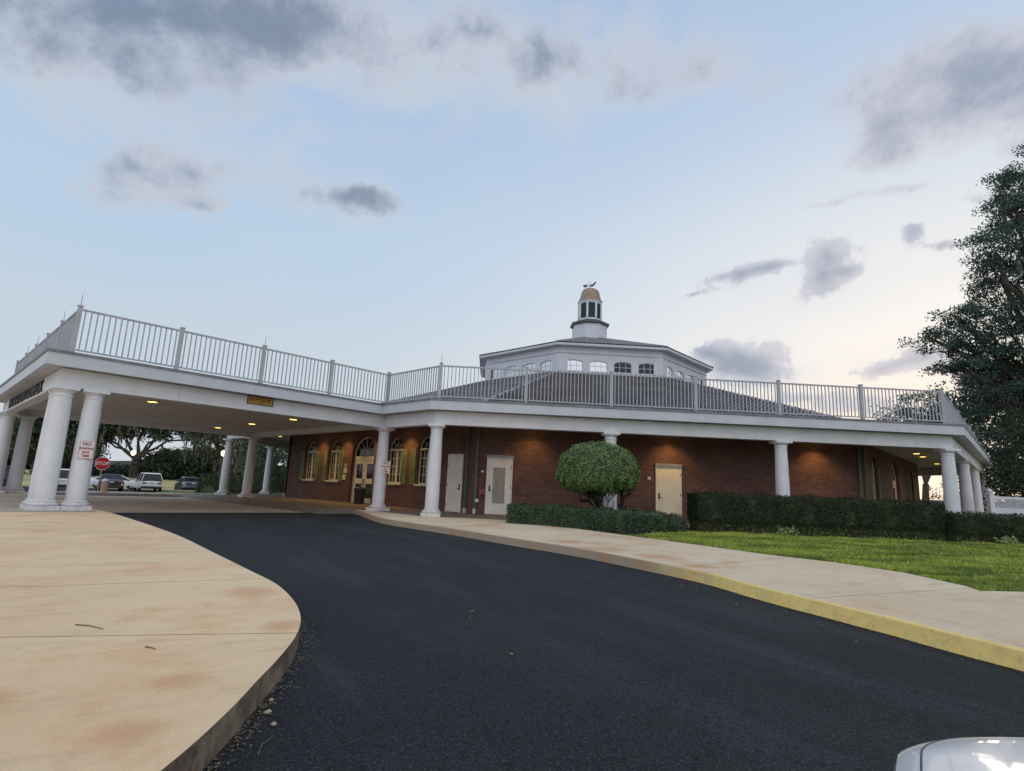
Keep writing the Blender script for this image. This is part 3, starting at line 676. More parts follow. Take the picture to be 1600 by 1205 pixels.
# railing: posts and panels above the columns
def rail(fr, p, q, bays, last=True, rods=()):
    p, q = Vector((*p, 0)), Vector((*q, 0)); d = q - p; L = d.length; u = d.normalized()
    ang = math.atan2(u.y, u.x)
    for k in range(bays + (1 if last else 0)):
        c = p + d*(k/bays); M = fr @ T(c.x, c.y, 0, ang)
        b = MB().box(-.052, .052, -.052, .052, 4.165, 5.54); b.box(-.066, .066, -.066, .066, 5.541, 5.575)
        o = b.build('railing_post', mRail, bld, M)
        if k in rods: MB().tube([(0, 0, 5.575), (0, 0, 5.90)], [.010, .005], 6).build('lightning_rod', mGray, o, M)
    for k in range(bays):
        c = p + d*(k/bays); l = L/bays; M = fr @ T(c.x, c.y, 0, ang); b = MB()
        b.box(.07, l-.07, -.028, .028, 5.44, 5.49); b.box(.07, l-.07, -.02, .02, 4.33, 4.37)
        n = int(round((l-.13)/.137))
        for i in range(n):
            x = .065 + (l-.13)*(i+.5)/n; b.box(x-.0145, x+.0145, -.0145, .0145, 4.371, 5.439)
        b.build('railing_panel', mRail, bld, M)
hx2 = 22.5*t8
rail(FM, (-hx2, -22.5), (hx2, -22.5), 6, False, (0, 4))
rail(FE, (-hx2, -22.5), (hx2, -22.5), 6, False, (0, 2, 4))
rail(FA, (w, y1), (w, -22.5), 4, False, (0, 2))
rail(FA, (w, -22.5), (hx2, -22.5), 1, False)
rail(FA, (-w, y1), (w, y1), 5, False, (1, 2, 4))
rail(FA, (-w, -22.5), (-w, y1), 4, False)
rail(FA, (-hx2, -22.5), (-w, -22.5), 1, False)
rail(FF, (-hx2, -22.5), (hx2, -22.5), 6, False)

# lower tiled roof, rotunda and cupola
def tiles(ap0, z0, ap1, z1, name, fr, pitch=.30, row=.40, nf=5, lift=.12, wav=.09):
    """one trapezoid slope of rolled tiles laid in stepped rows"""
    run = ap0-ap1; L = math.hypot(run, z1-z0); rows = int(L/row); b = MB(); mt = mRoof if ap0 > 10 else mRoofU; nrm = Vector((0, -(z1-z0), run)).normalized()
    hwx = ap0*t8; nx = int(2*hwx/pitch)*nf; vs = []; fs = []
    for r in range(rows):
        for e in (0, 1):
            f = (r+e)/rows; ap = ap0 + (ap1-ap0)*f; z = z0 + (z1-z0)*f; lf = lift*(1-e) + .004; lim = ap*t8
            for i in range(nx+1):
                x = -hwx + 2*hwx*i/nx; xx = max(-lim, min(lim, x)); ph = (x/pitch)*2*math.pi
                h = lf + wav*(.5+.5*math.cos(ph)) if abs(x) <= lim else lf
                vs.append((xx + nrm.x*h, -ap + nrm.y*h, z + nrm.z*h))
    n1 = nx+1
    for r in range(rows*2-1):
        for i in range(nx):
            a = r*n1+i
            va = vs[a]; vb = vs[a+1]; vc = vs[a+n1]; vd = vs[a+n1+1]
            if abs(va[0]-vb[0]) < 1e-6 and abs(vc[0]-vd[0]) < 1e-6: continue
            fs.append((a, a+1, a+n1+1, a+n1))
    b.add([(x, y, z) for x, y, z in vs], fs); return b.build(name, mt, bld, fr)
for i in range(8): tiles(20.2, 4.20, 8.0, 8.55, 'roof_slope', FR[i])
for i in range(8): tiles(8.5, 10.44, 1.25, 12.86, 'upper_roof_slope', FR[i], lift=.035, wav=.04)
for i in range(8):
    c0, s0 = 1, t8
    MB().tube([(20.2*t8, -20.2, 4.28), (8.0*t8, -8.0, 8.63)], .09, 6).build('hip_cap', mRoofU, bld, FR[i])
    MB().tube([(8.5*t8, -8.5, 10.50), (1.3*t8, -1.3, 12.90)], .055, 6).build('hip_cap', mRoofU, bld, FR[i])
mRot = mat('rotunda_stucco', (.64, .67, .74), .7, var=.05, vscale=1.5, stain=((.42, .42, .43), 1.2, .25))
RW = 8.0; rx = RW*t8
rw = [(-2.36, .585, 8.74, 9.27, True), (-.785, .585, 8.74, 9.27, True), (.785, .585, 8.74, 9.27, True), (2.36, .585, 8.74, 9.27, True)]
def rot_wall():
    b = MB(); x = -rx; y = -RW
    def q(xa, xb, za, zb): b.add([(xa, y, za), (xb, y, za), (xb, y, zb), (xa, y, zb)], [(0, 1, 2, 3)])
    for cx, hw, zb, zs, _ in rw:
        q(x, cx-hw, 8.3, 10.3); q(cx-hw, cx+hw, 8.3, zb); A = arcpts(cx, hw, zs, 12, .2)
        for k in range(12): b.add([(A[k][0], y, A[k][1]), (A[k+1][0], y, A[k+1][1]), (A[k+1][0], y, 10.3), (A[k][0], y, 10.3)], [(0, 1, 2, 3)])
        out = [(cx-hw, zb)] + A + [(cx+hw, zb)]
        for k in range(len(out)):
            (xa, za), (xb, zb2) = out[k], out[(k+1) % len(out)]; b.add([(xa, y, za), (xb, y, zb2), (xb, y+.15, zb2), (xa, y+.15, za)], [(3, 2, 1, 0)])
        x = cx+hw
    q(x, rx, 8.3, 10.3); return b
wmesh = None
for i in range(8):
    rot_wall().build('rotunda_wall', mRot, bld, FR[i])
    b = MB()
    for ap, za, zb in ((RW+.07, 9.88, 9.96), (RW+.46, 10.30, 10.45)):
        b.prism([(-ap*t8, -ap), (ap*t8, -ap), ((RW-.05)*t8, -(RW-.05)), (-(RW-.05)*t8, -(RW-.05))], za, zb)
    b.build('cornice', mRot, bld, FR[i])
    for s in (-1, 1):
        b = MB(); b.prism([(s*rx-s*.55, -RW-.04), (s*(RW+.04)*t8, -RW-.04), (s*rx, -RW+.01), (s*rx-s*.55, -RW+.01)], 8.3, 9.858)
        b.build('corner_pilaster', mRot, bld, FR[i], fix=True)
    for j, (cx, hw, zb, zs, _) in enumerate(rw):
        f = MB(); y = -RW+.05; A = arcpts(cx, hw, zs, 12, .2); B = arcpts(cx, hw-.045, zs, 12, .16)
        for k in range(12): f.xz([A[k], A[k+1], B[k+1], B[k]], y, y+.04)
        f.box(cx-hw, cx-hw+.045, y, y+.04, zb, zs); f.box(cx+hw-.045, cx+hw, y, y+.04, zb, zs); f.box(cx-hw+.045, cx+hw-.045, y, y+.04, zb, zb+.04)
        for k in (-1, 1): f.box(cx+k*hw/3-.014, cx+k*hw/3+.014, y+.005, y+.035, zb+.04, zs+.16)
        f.box(cx-hw+.045, cx+hw-.045, y+.007, y+.033, zb+.345, zb+.373)
        o = f.build('rotunda_window', mRot, bld, FR[i], fix=True)
        out = [(cx-hw, zb), (cx+hw, zb)] + A[::-1]
        dk = (i == 1 and j >= 2)  # right-hand panes made dark: a reflection of dark trees put into the material
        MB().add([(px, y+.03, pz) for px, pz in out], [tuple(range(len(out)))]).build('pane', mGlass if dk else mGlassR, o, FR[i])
FC = T(CX, CY, 0, R(TH+22.5))
def og(ap, z): return (ap/math.cos(R(22.5)), z)
MB().lathe([og(1.28, 12.6), og(1.28, 14.05)], 8).build('cupola_base', mRot, bld, FC)
MB().lathe([og(1.34, 14.05), og(1.46, 14.12), og(1.46, 14.26), og(1.36, 14.28), og(.95, 14.50)], 8).build('cupola_ledge', mat('ledge_paint', (.075, .095, .085), .5), bld, FC)
b = MB(); b.lathe([og(.86, 14.45), og(.86, 14.66)], 8); b.lathe([og(.86, 15.92), og(.86, 16.04)], 8); b.lathe([og(.92, 16.042), og(.92, 16.12)], 8)
for k in range(8):
    a = R(45*k); r = .83/math.cos(R(22.5)); b.lathe([(.085, 14.66), (.085, 15.92)], 8, r*math.cos(a), r*math.sin(a))
cl = b.build('cupola_lantern', mWhite, bld, FC)
for k in range(8):
    b = MB(); b.box(-.30, .30, -.80, -.77, 14.66, 15.92)
    for j in range(14): b.add([(-.29, -.80, 14.72+.085*j+.045), (.29, -.80, 14.72+.085*j+.045), (.29, -.835, 14.72+.085*j), (-.29, -.835, 14.72+.085*j)], [(0, 1, 2, 3)])
    b.build('louver_panel', mLouver, cl, T(CX, CY, 0, R(TH+45*k)))
MB().lathe([og(.95, 16.12), og(.93, 16.20), og(.84, 16.28), og(.78, 16.45), og(.72, 16.75), og(.67, 16.98), og(.56, 17.16), og(.38, 17.27), og(.1, 17.34)], 8).build('cupola_dome', mCopper, bld, FC)
# weather vane: a mermaid-like scroll pointer stands on the dome
vn = empty('weather_vane', T(CX, CY, 17.33, R(5))); tag(vn, 'small dark bronze weather vane on top of the copper dome', 'weather vane')
VM = WM[vn.name]
MB().tube([(0, 0, -.05), (0, 0, .28)], .022, 8).build('spindle', mVane, vn, VM)
MB().tube([(-.52, 0, .20), (.30, 0, .27)], .02, 6).build('pointer', mVane, vn, VM)
b = MB(); b.xz([(-.56, .10), (-.36, .06), (-.22, .18), (-.26, .30), (-.42, .28), (-.58, .24)], -.015, .015); b.build('head', mVane, vn, VM, fix=True)
b = MB(); b.xz([(.0, .16), (.2, .20), (.36, .34), (.46, .52), (.54, .66), (.44, .60), (.34, .62), (.30, .50), (.12, .36), (-.02, .30)], -.015, .015); b.build('tail', mVane, vn, VM, fix=True)
b = MB(); b.tube([(-.06, 0, .28), (-.16, 0, .52), (-.10, 0, .66)], .014, 6); b.tube([(.04, 0, .30), (.06, 0, .62)], .012, 6); b.tube([(-.4, 0, .28), (-.33, 0, .42)], .012, 6)
b.build('rods', mVane, vn, VM)

# ------------------------------------------------------------------ lamps under the roofs
ORANGE = (1.0, .56, .20)
def downlight(fr, x, y, z, label, grp, watts=9, emis=6.0, spot=115, col=ORANGE, ecol=(1, .62, .13)):
    M = fr @ T(x, y, z); o = empty('ceiling_light', M); tag(o, label, 'ceiling light', grp)
    MB().lathe([(.15, -.028), (.19, -.024), (.19, -.001), (.15, -.001)], 24, cap=False).build('trim_ring', mGray, o, M)
    MB().lathe([(.149, -.022), (.149, -.004)], 24).build('lens', mat('lit_lens', (.8, .5, .2), .5, var=0, emit=ecol, estr=emis), o, M)
    ld = bpy.data.lights.new('lamp', 'SPOT'); ld.energy = watts; ld.color = col; ld.spot_size = R(spot); ld.spot_blend = .8; ld.shadow_soft_size = .12
    lo = bpy.data.objects.new('lamp', ld); COL.objects.link(lo); lo.parent = o; lo.location = (0, 0, -.04)
nm = ['nearest the building', 'in the middle', 'nearest the front corner']
GL = 'round lights in the drive-through canopy ceiling'
for (x, lx) in ((3.3, 'end of the canopy nearest the road'), (-.6, 'middle of the canopy'), (-4.6, 'far end of the canopy')):
    for (y, ly) in ((-24.9, 'building side'), (-29.8, 'island side')):
        if x == -.6 and y < -28: continue
        downlight(FA, x, y, 3.548, 'glowing amber ceiling light at the %s, %s' % (lx, ly), GL, 14)
GV = 'lights in the veranda ceiling'
for x, lb in ((-3.95, 'between the two left arched windows'), (-1.5, 'just left of the entrance doors'), (1.45, 'just right of the entrance doors'), (3.85, 'between the two right arched windows')):
    downlight(FA, x, -AW-.62, 3.818, 'amber veranda light over the brick wall ' + lb, GV, 165)
for x, lb, p in ((-5.75, 'right of the glazed white door', 100), (-.07, 'above the cream side door', 165), (6.05, 'at the right end of the long brick wall', 165)):
    downlight(FM, x, -AW-.62, 3.818, 'amber veranda light over the brick wall ' + lb, GV, p)
for x, lb in ((-7.0, 'nearest the corner column'), (-1.1, 'left of the side entrance'), (1.1, 'right of the side entrance'), (7.0, 'at the far end')):
    downlight(FE, x, -20.6, 3.818, 'yellow light in the right side veranda ceiling, ' + lb, GV, 45, ecol=(1, .78, .16))
downlight(FF, 6.9, -20.6, 3.818, 'amber light in the veranda ceiling beyond the far canopy columns', GV, 14)
for x, lb in ((-4.6, 'left'), (-6.1+.2, 'far left')):
    pass
for i, x in enumerate((-3.6, -5.0)):
    M = FA @ T(x, -31.3, 3.55); o = empty('floodlight', M); tag(o, ['black floodlight under the canopy edge nearer the corner columns', 'black floodlight under the canopy edge farther from the corner columns'][i], 'floodlight', 'floodlights behind the lettered beam')
    MB().tube([(0, 0, -.002), (0, 0, -.10)], .02, 8).build('bracket', mDark, o, M)
    MB().tube([(0, .05, -.10), (0, -.06, -.20), (0, -.10, -.25)], [.05, .09, .10], 12).build('housing', mDark, o, M)

# ------------------------------------------------------------------ lettering and signs
def text(body, size, m, parent, M, name='lettering', ext=.008, bold=.0, sx=1.0, align='CENTER'):
    cu = bpy.data.curves.new(name, 'FONT'); cu.body = body; cu.size = size; cu.extrude = ext; cu.offset = bold; cu.align_x = align; cu.align_y = 'CENTER'; cu.space_line = .85
    to = bpy.data.objects.new(name, cu); COL.objects.link(to)
    dg = bpy.context.evaluated_depsgraph_get(); me = bpy.data.meshes.new_from_object(to.evaluated_get(dg)); bpy.data.objects.remove(to)
    me.materials.clear(); me.materials.append(m)
    # text stands in local x,z facing -y
    me.transform(Matrix.Rotation(R(90), 4, 'X') @ Matrix.Diagonal((sx, 1, 1, 1)))
    return put(name, me, parent, M)
L = text('RECREATION COMPLEX', .50, mLetter, None, FA @ T(-.2, y1-.18, 3.545), 'lettering', .015, .008, 1.42)
tag(L, 'row of large black letters fixed along the left canopy beam', 'lettering')
M = FA @ T(w+.165, -27.5, 3.67, R(90)); cs = empty('clearance_sign', M); tag(cs, 'small yellow height clearance sign on the canopy beam', 'sign')
MB().box(-.40, .40, -.03, -.001, -.12, .12).build('panel', mSignY, cs, M, bevel=.004)
b = MB().box(-.42, .42, -.034, -.0, .121, .135).box(-.42, .42, -.034, 0, -.135, -.121).box(-.42, -.401, -.034, 0, -.12, .12).box(.401, .42, -.034, 0, -.12, .12); b.box(-.008, .008, -.036, -.031, -.12, .12)
b.build('border', mLetter, cs, M)
text('9\' 1"', .15, mLetter, cs, M @ T(-.2, -.033, 0), 'lettering', .002, .002); text('8\' 0"', .15, mLetter, cs, M @ T(.2, -.033, 0), 'lettering', .002, .002)
def no_parking(M, label):
    o = empty('parking_sign', M); tag(o, label, 'sign', 'no parking signs on columns')
    MB().box(-.16, .16, -.02, -.004, -.235, .235).build('panel', mSignW, o, M, bevel=.003)
    b = MB()
    for x0, x1, z0, z1 in ((-.153, .153, .222, .230), (-.153, .153, -.230, -.222), (-.153, -.146, -.222, .222), (.146, .153, -.222, .222)): b.box(x0, x1, -.0235, -.0205, z0, z1)
    b.build('border', mRed, o, M)
    mr = mat('sign_text_red', (.30, .02, .03), .5, var=0)
    for s, z, sz in (('NO', .150, .115), ('PARKING', .035, .070), ('ANY', -.065, .085), ('TIME', -.160, .085)):
        text(s, sz, mr, o, M @ T(0, -.023, z), 'lettering', .0015, .0028)
def facing(x, y): return math.atan2(y, x) - math.pi/2
def colpos(lx, ly): v = FA @ Vector((lx, ly, 0)); return v.x, v.y
x, y = colpos(w, y1+c_); rz = facing(x, y) + .05; d = Vector((x, y)).normalized()
no_parking(T(x - d.x*.235 + .03, y - d.y*.235 + .02, 1.72, rz), 'red and white no parking sign on the near canopy column beside the island')
x, y = colpos(w, -22.5); rz = facing(x, y); d = Vector((x, y)).normalized()
no_parking(T(x - d.x*.24 + .17, y - d.y*.24 + .05, 1.80, rz), 'red and white no parking sign on the column in front of the entrance')

stx, sty = -21.3, 29.5; M = T(stx, sty, .10, facing(stx, sty)); st = empty('stop_sign', M); tag(st, 'red octagonal stop sign on a short post beyond the canopy', 'sign')
MB().box(-.035, .035, -.02, .02, -.12, 1.75).build('post', mGray, st, M)
oc = lambda r: [(r*math.cos(R(22.5+45*k)), 1.47 + r*math.sin(R(22.5+45*k))) for k in range(8)]
MB().xz(oc(.355), -.030, -.021).build('border', mSignW, st, M, fix=True); MB().xz(oc(.33), -.034, -.031).build('panel', mRed, st, M, fix=True)
text('STOP', .235, mSignW, st, M @ T(0, -.036, 1.47), 'lettering', .002, .006)
x, y = -20.85, 29.3; M = T(x, y, .1); bo = empty('bollard', M); tag(bo, 'tan concrete bollard with white cap in front of the stop sign', 'bollard')
MB().lathe([(.15, -.12), (.15, .50), (.13, .56)], 20).build('body', mTan, bo, M, smooth=True); MB().lathe([(.145, .561), (.14, .62), (.10, .68), (.03, .70)], 20).build('cap', mWhite, bo, M, smooth=True)

M = T(-7.16, 27.45, .153, 0); tb = empty('trash_can', M); tag(tb, 'dark slatted round trash can in front of the entrance doors', 'trash can')
b = MB(); b.lathe([(.20, .03), (.235, .66)], 20)
for k in range(24):
    a = 2*math.pi*k/24; b.bar((.225*math.cos(a), .225*math.sin(a), .02), (.262*math.cos(a), .262*math.sin(a), .70), .045, .02, (math.cos(a), math.sin(a), 0))
b.build('slats', mDark, tb, M); MB().lathe([(.28, .70), (.285, .74), (.20, .80), (.12, .81)], 24).build('lid', mDark, tb, M, smooth=True)

# white fence at the right
fn = empty('white_fence', T(19.1, 22.2, .05, R(3))); tag(fn, 'white board fence with lattice top and ball finials behind the hedge', 'fence'); M = WM[fn.name]
for k in range(6):
    x = k*2.4 if k else 0
    P = M @ T(x, 0); b = MB().box(-.075, .075, -.075, .075, 0, 1.72); b.box(-.09, .09, -.09, .09, 1.721, 1.76)
    o = b.build('fence_post', mWhite, fn, P); MB().lathe([(.03, 1.76), (.04, 1.79), (.085, 1.84), (.10, 1.89), (.085, 1.94), (.03, 1.98)], 14).build('finial', mWhite, o, P, smooth=True)
    if k == 5: break
    b = MB(); b.box(.08, 2.32, -.02, .02, 1.60, 1.70); b.box(.08, 2.32, -.021, .021, 1.17, 1.25); b.box(.08, 2.32, -.02, .02, .1, .18)
    n = 12
    for i in range(n): x0 = .08 + 2.24*i/n; b.box(x0+.006, x0+2.24/n-.006, -.012, .012, .18, 1.17)
    b.build('fence_panel', mWhite, fn, P)
    b = MB(); s = .115
    for i in range(-4, int(2.24/s)+1):
        for sg in (1, -1):
            x0 = .08 + i*s; x1 = x0 + .35
            za, zb = (1.25, 1.60) if sg > 0 else (1.60, 1.25)
            t0 = max(0, (.08-x0)/.35); t1 = min(1, (2.32-x0)/.35)
            if t1 <= t0: continue
            b.bar((x0+.35*t0, .004*sg, za+(zb-za)*t0), (x0+.35*t1, .004*sg, za+(zb-za)*t1), .036, .007, (0, 1, 0)) if False else b.add(
                [(x0+.35*t0, .006*sg, za+(zb-za)*t0-.02), (x0+.35*t1, .006*sg, za+(zb-za)*t1-.02), (x0+.35*t1, .006*sg, za+(zb-za)*t1+.02), (x0+.35*t0, .006*sg, za+(zb-za)*t0+.02)], [(0, 1, 2, 3)])
    b.build('lattice', mWhite, fn, P)
P = M @ T(1.0, 1.0); b = MB().box(-.075, .075, -.075, .075, 0, 1.72); o = b.build('fence_post', mWhite, fn, P)
MB().lathe([(.03, 1.72), (.085, 1.80), (.10, 1.86), (.085, 1.91), (.03, 1.95)], 14).build('finial', mWhite, o, P, smooth=True)
MB().xz([(.08, 1.60), (.5, 1.60), (.5, 1.62), (.3, 1.66), (.08, 1.82)], -.02, .02).build('sweep_board', mWhite, fn, P, fix=True)

# ------------------------------------------------------------------ vegetation
def quads(P, size, name, m, parent=None, aspect=.55, up=0.0, M=None, squash=None, Nrm=None):
    """one small leaf quad at each point of P"""
    n = len(P); size = np.broadcast_to(size, n)[:, None]
    a = rng.normal(size=(n, 3)); a /= np.linalg.norm(a, axis=1)[:, None]
    if Nrm is not None:
        nn = Nrm + rng.normal(size=(n, 3))*.55; nn /= np.linalg.norm(nn, axis=1)[:, None]; a = np.cross(nn, a); a /= np.linalg.norm(a, axis=1)[:, None]; b = np.cross(nn, a)
    else:
        b = np.cross(a, rng.normal(size=(n, 3))); b /= np.linalg.norm(b, axis=1)[:, None]
    if up: a = a*(1-up); a[:, 2] -= up; a /= np.linalg.norm(a, axis=1)[:, None]; b = np.cross(a, rng.normal(size=(n, 3))); b /= np.linalg.norm(b, axis=1)[:, None]
    V = np.stack([P - a*size*.5, P + b*size*aspect*.5, P + a*size*.5, P - b*size*aspect*.5], 1).reshape(-1, 3)
    me = bpy.data.meshes.new(name); me.vertices.add(4*n); me.vertices.foreach_set('co', V.ravel())
    me.loops.add(4*n); me.loops.foreach_set('vertex_index', np.arange(4*n)); me.polygons.add(n)
    me.polygons.foreach_set('loop_start', np.arange(0, 4*n, 4)); me.polygons.foreach_set('loop_total', np.full(n, 4)); me.update(); me.validate()
    me.materials.append(m); return put(name, me, parent, M)
def limb(b, p0, p1, r0, r1, n=6, j=.25):
    p0, p1 = np.array(p0, float), np.array(p1, float); L = np.linalg.norm(p1-p0); pts = []
    for k in range(n+1):
        t = k/n; q = p0 + (p1-p0)*t; q = q + rng.normal(size=3)*j*L*.12*math.sin(math.pi*t); q[2] += L*.06*math.sin(math.pi*t); pts.append(q)
    b.tube(pts, [r0 + (r1-r0)*(k/n)**.8 for k in range(n+1)], 8); return pts
def lobe_points(lobes, per, spread, dens=1.0):
    out = []
    for c, r in lobes:
        c = np.array(c); r = np.array(r); n = max(6, int(per*dens*(r[0]*r[1]*r[2])**(2/3)))
        d = rng.normal(size=(n, 3)); d /= np.linalg.norm(d, axis=1)[:, None]; rad = rng.uniform(.35, 1.0, n)[:, None]**.6
        cc = c + d*r*rad*(1 + .10*np.clip(rng.normal(size=(n, 1)), -2, 1.5)); out.append((cc, d))
    return np.concatenate([o[0] for o in out])
def x_oak(b_): return abs(b_[0]-37) < .1
def tree(name, label, cat, base, lobes, tr=.35, per=5, leaves=60, ls=.2, spread=.45, mleaf=None, moss=0, mm=None, mlen=1.4, group=None, bark=None, fork=.35):
    root = empty(name, T(*base)); tag(root, label, cat, group); base = np.array(base)
    top = np.mean([l[0] for l in lobes], 0); fk = base + (top-base)*fork; b = MB()
    b.tube([base + [0, 0, -.3], base + [0, 0, .3], base + (fk-base)*.5 + rng.normal(size=3)*.15, fk], [tr*1.6, tr*1.15, tr, tr*.85], 12)
    for c, r in lobes:
        pts = limb(b, fk, c, tr*.5, tr*.12)
        for k in range(3):
            e = np.array(c) + rng.normal(size=3)*np.array(r)*.5; limb(b, pts[rng.integers(3, 6)], e, tr*.16, .02, 4)
    b.build('trunk', bark or mBark, root)
    cc = lobe_points(lobes, per, spread); n = len(cc)
    P = np.repeat(cc, leaves, 0) + np.clip(rng.normal(size=(n*leaves, 3)), -1.5, 1.5)*spread*np.array([1, 1, .62])
    quads(P, ls*rng.uniform(.6, 1.3, len(P)), 'crown', mleaf or mLeafO, root)
    if moss:
        pool = cc[cc[:, 0] > 31.8] if name == 'oak_tree' and x_oak(base) else cc; sel = pool[rng.integers(0, len(pool), moss)]; sel = sel - [0, 0, .3]
        ss = []; k = 26
        for p in sel:
            l = mlen*rng.uniform(.5, 1.3); w_ = rng.uniform(.10, .3); t = rng.uniform(0, 1, k); q = np.stack([p[0] + rng.normal(size=k)*w_*(1-t*.6), p[1] + rng.normal(size=k)*w_*(1-t*.6), p[2] - t*l], 1); ss.append(q)
        ss = np.concatenate(ss); quads(ss, rng.uniform(.25, .55, len(ss))*max(1, ls/.22), 'hanging_moss', mm or mMoss, root, aspect=.16, up=.8)
    return root

# big oak at the right
tree('oak_tree', 'huge dark live oak with grey hanging moss at the right edge', 'tree', (37.0, 34.0, 0),
     [((31.4, 34, 17.8), (1.5, 2, 1.7)), ((33.0, 34, 21.2), (1.7, 2, 1.6)), ((34.6, 34, 23.4), (2.2, 3, 1.7)), ((29.0, 34.5, 13.4), (1.3, 1.6, .8)), ((34.3, 34, 19.5), (2.6, 4, 2.6)), ((36.8, 34, 23.2), (3.0, 4, 2.6)), ((32.9, 35, 15.6), (1.9, 3.4, 1.9)), ((35.6, 34, 16), (3.2, 4, 3.2)), ((30.2, 34.5, 12.6), (2.2, 3, 1.6)), ((27.6, 35, 12.0), (1.3, 2.2, .8)), ((31.0, 34, 10.0), (2.6, 3.5, 1.8)),
      ((33.5, 33.5, 12.0), (3.4, 4, 2.6)), ((38, 33, 13), (4, 4, 4)), ((40, 34, 19), (4, 4, 4)), ((32.3, 34, 8.0), (2.3, 3, 1.8)), ((36, 33, 8.0), (3.2, 3, 2.6)), ((29.4, 35, 10.6), (1.5, 2, .9)), ((33.0, 33.6, 5.4), (2.4, 2.4, 1.9)), ((35.2, 34, 21.6), (2.0, 2.4, 1.5)), ((32.2, 34.6, 18.0), (1.2, 2, 1.0)),
      ((31.6, 34.8, 5.6), (1.3, 2, 1.2)), ((30.9, 35, 3.0), (1.3, 1.8, 1.2)), ((28.2, 34.8, 10.2), (.8, 1.2, .4)), ((29.6, 34.6, 8.6), (1.0, 1.4, .6)), ((33.4, 34.5, 2.8), (2.4, 2, 1.8)), ((29.2, 34.8, 12.0), (1.0, 1.4, .7))],
     .75, 7.5, 115, .165, .31, moss=260, mlen=2.0, group='trees along the right side')
tree('oak_tree', 'smaller dark tree behind the right veranda corner, under the huge oak', 'tree', (41, 44, 0),
     [((36.5, 44, 7.5), (3.2, 3, 2.6)), ((40, 44, 10), (4, 3, 3)), ((42.5, 43, 6), (4, 3, 3.2)), ((37.3, 44, 4.2), (2.4, 2.4, 2.0)), ((44, 43, 11), (4, 4, 4))], .4, 8, 70, .25, .5, moss=50, mlen=1.8, group='trees along the right side')
tree('evergreen_tree', 'dense dark low evergreen right behind the white fence', 'tree', (29.5, 31, 0),
     [((27.4, 30.5, 2.4), (1.3, 1.6, 1.9)), ((29.5, 31, 3.2), (2, 2, 2.6)), ((28.2, 31, 4.9), (1.2, 1.6, 1.2)), ((31.2, 31, 5), (2.4, 2, 3)), ((33, 31, 2.4), (2, 2, 2))], .2, 9, 70, .16, .34, group='trees along the right side', mleaf=mLeafC)
tree('oak_tree', 'distant tree seen through the railing at the right corner', 'tree', (46, 62, 0),
     [((44.5, 62, 11), (3.0, 3, 1.4)), ((47.5, 62, 12.5), (3.0, 3, 2.2)), ((49.5, 62, 10), (3, 3, 2.4)), ((46.5, 62, 9.5), (3, 3, 1.6))], .35, 4.5, 45, .34, .6, group='trees along the right side')
tree('garden_tree', 'small dark tree on the lawn beyond the side veranda', 'tree', (42.5, 54, 0), [((42.5, 54, 2.6), (1.6, 1.6, 1.3)), ((43.6, 54, 1.6), (1.2, 1.2, .9))], .14, 6, 40, .2, .35, group='trees along the right side', mleaf=mLeafC)

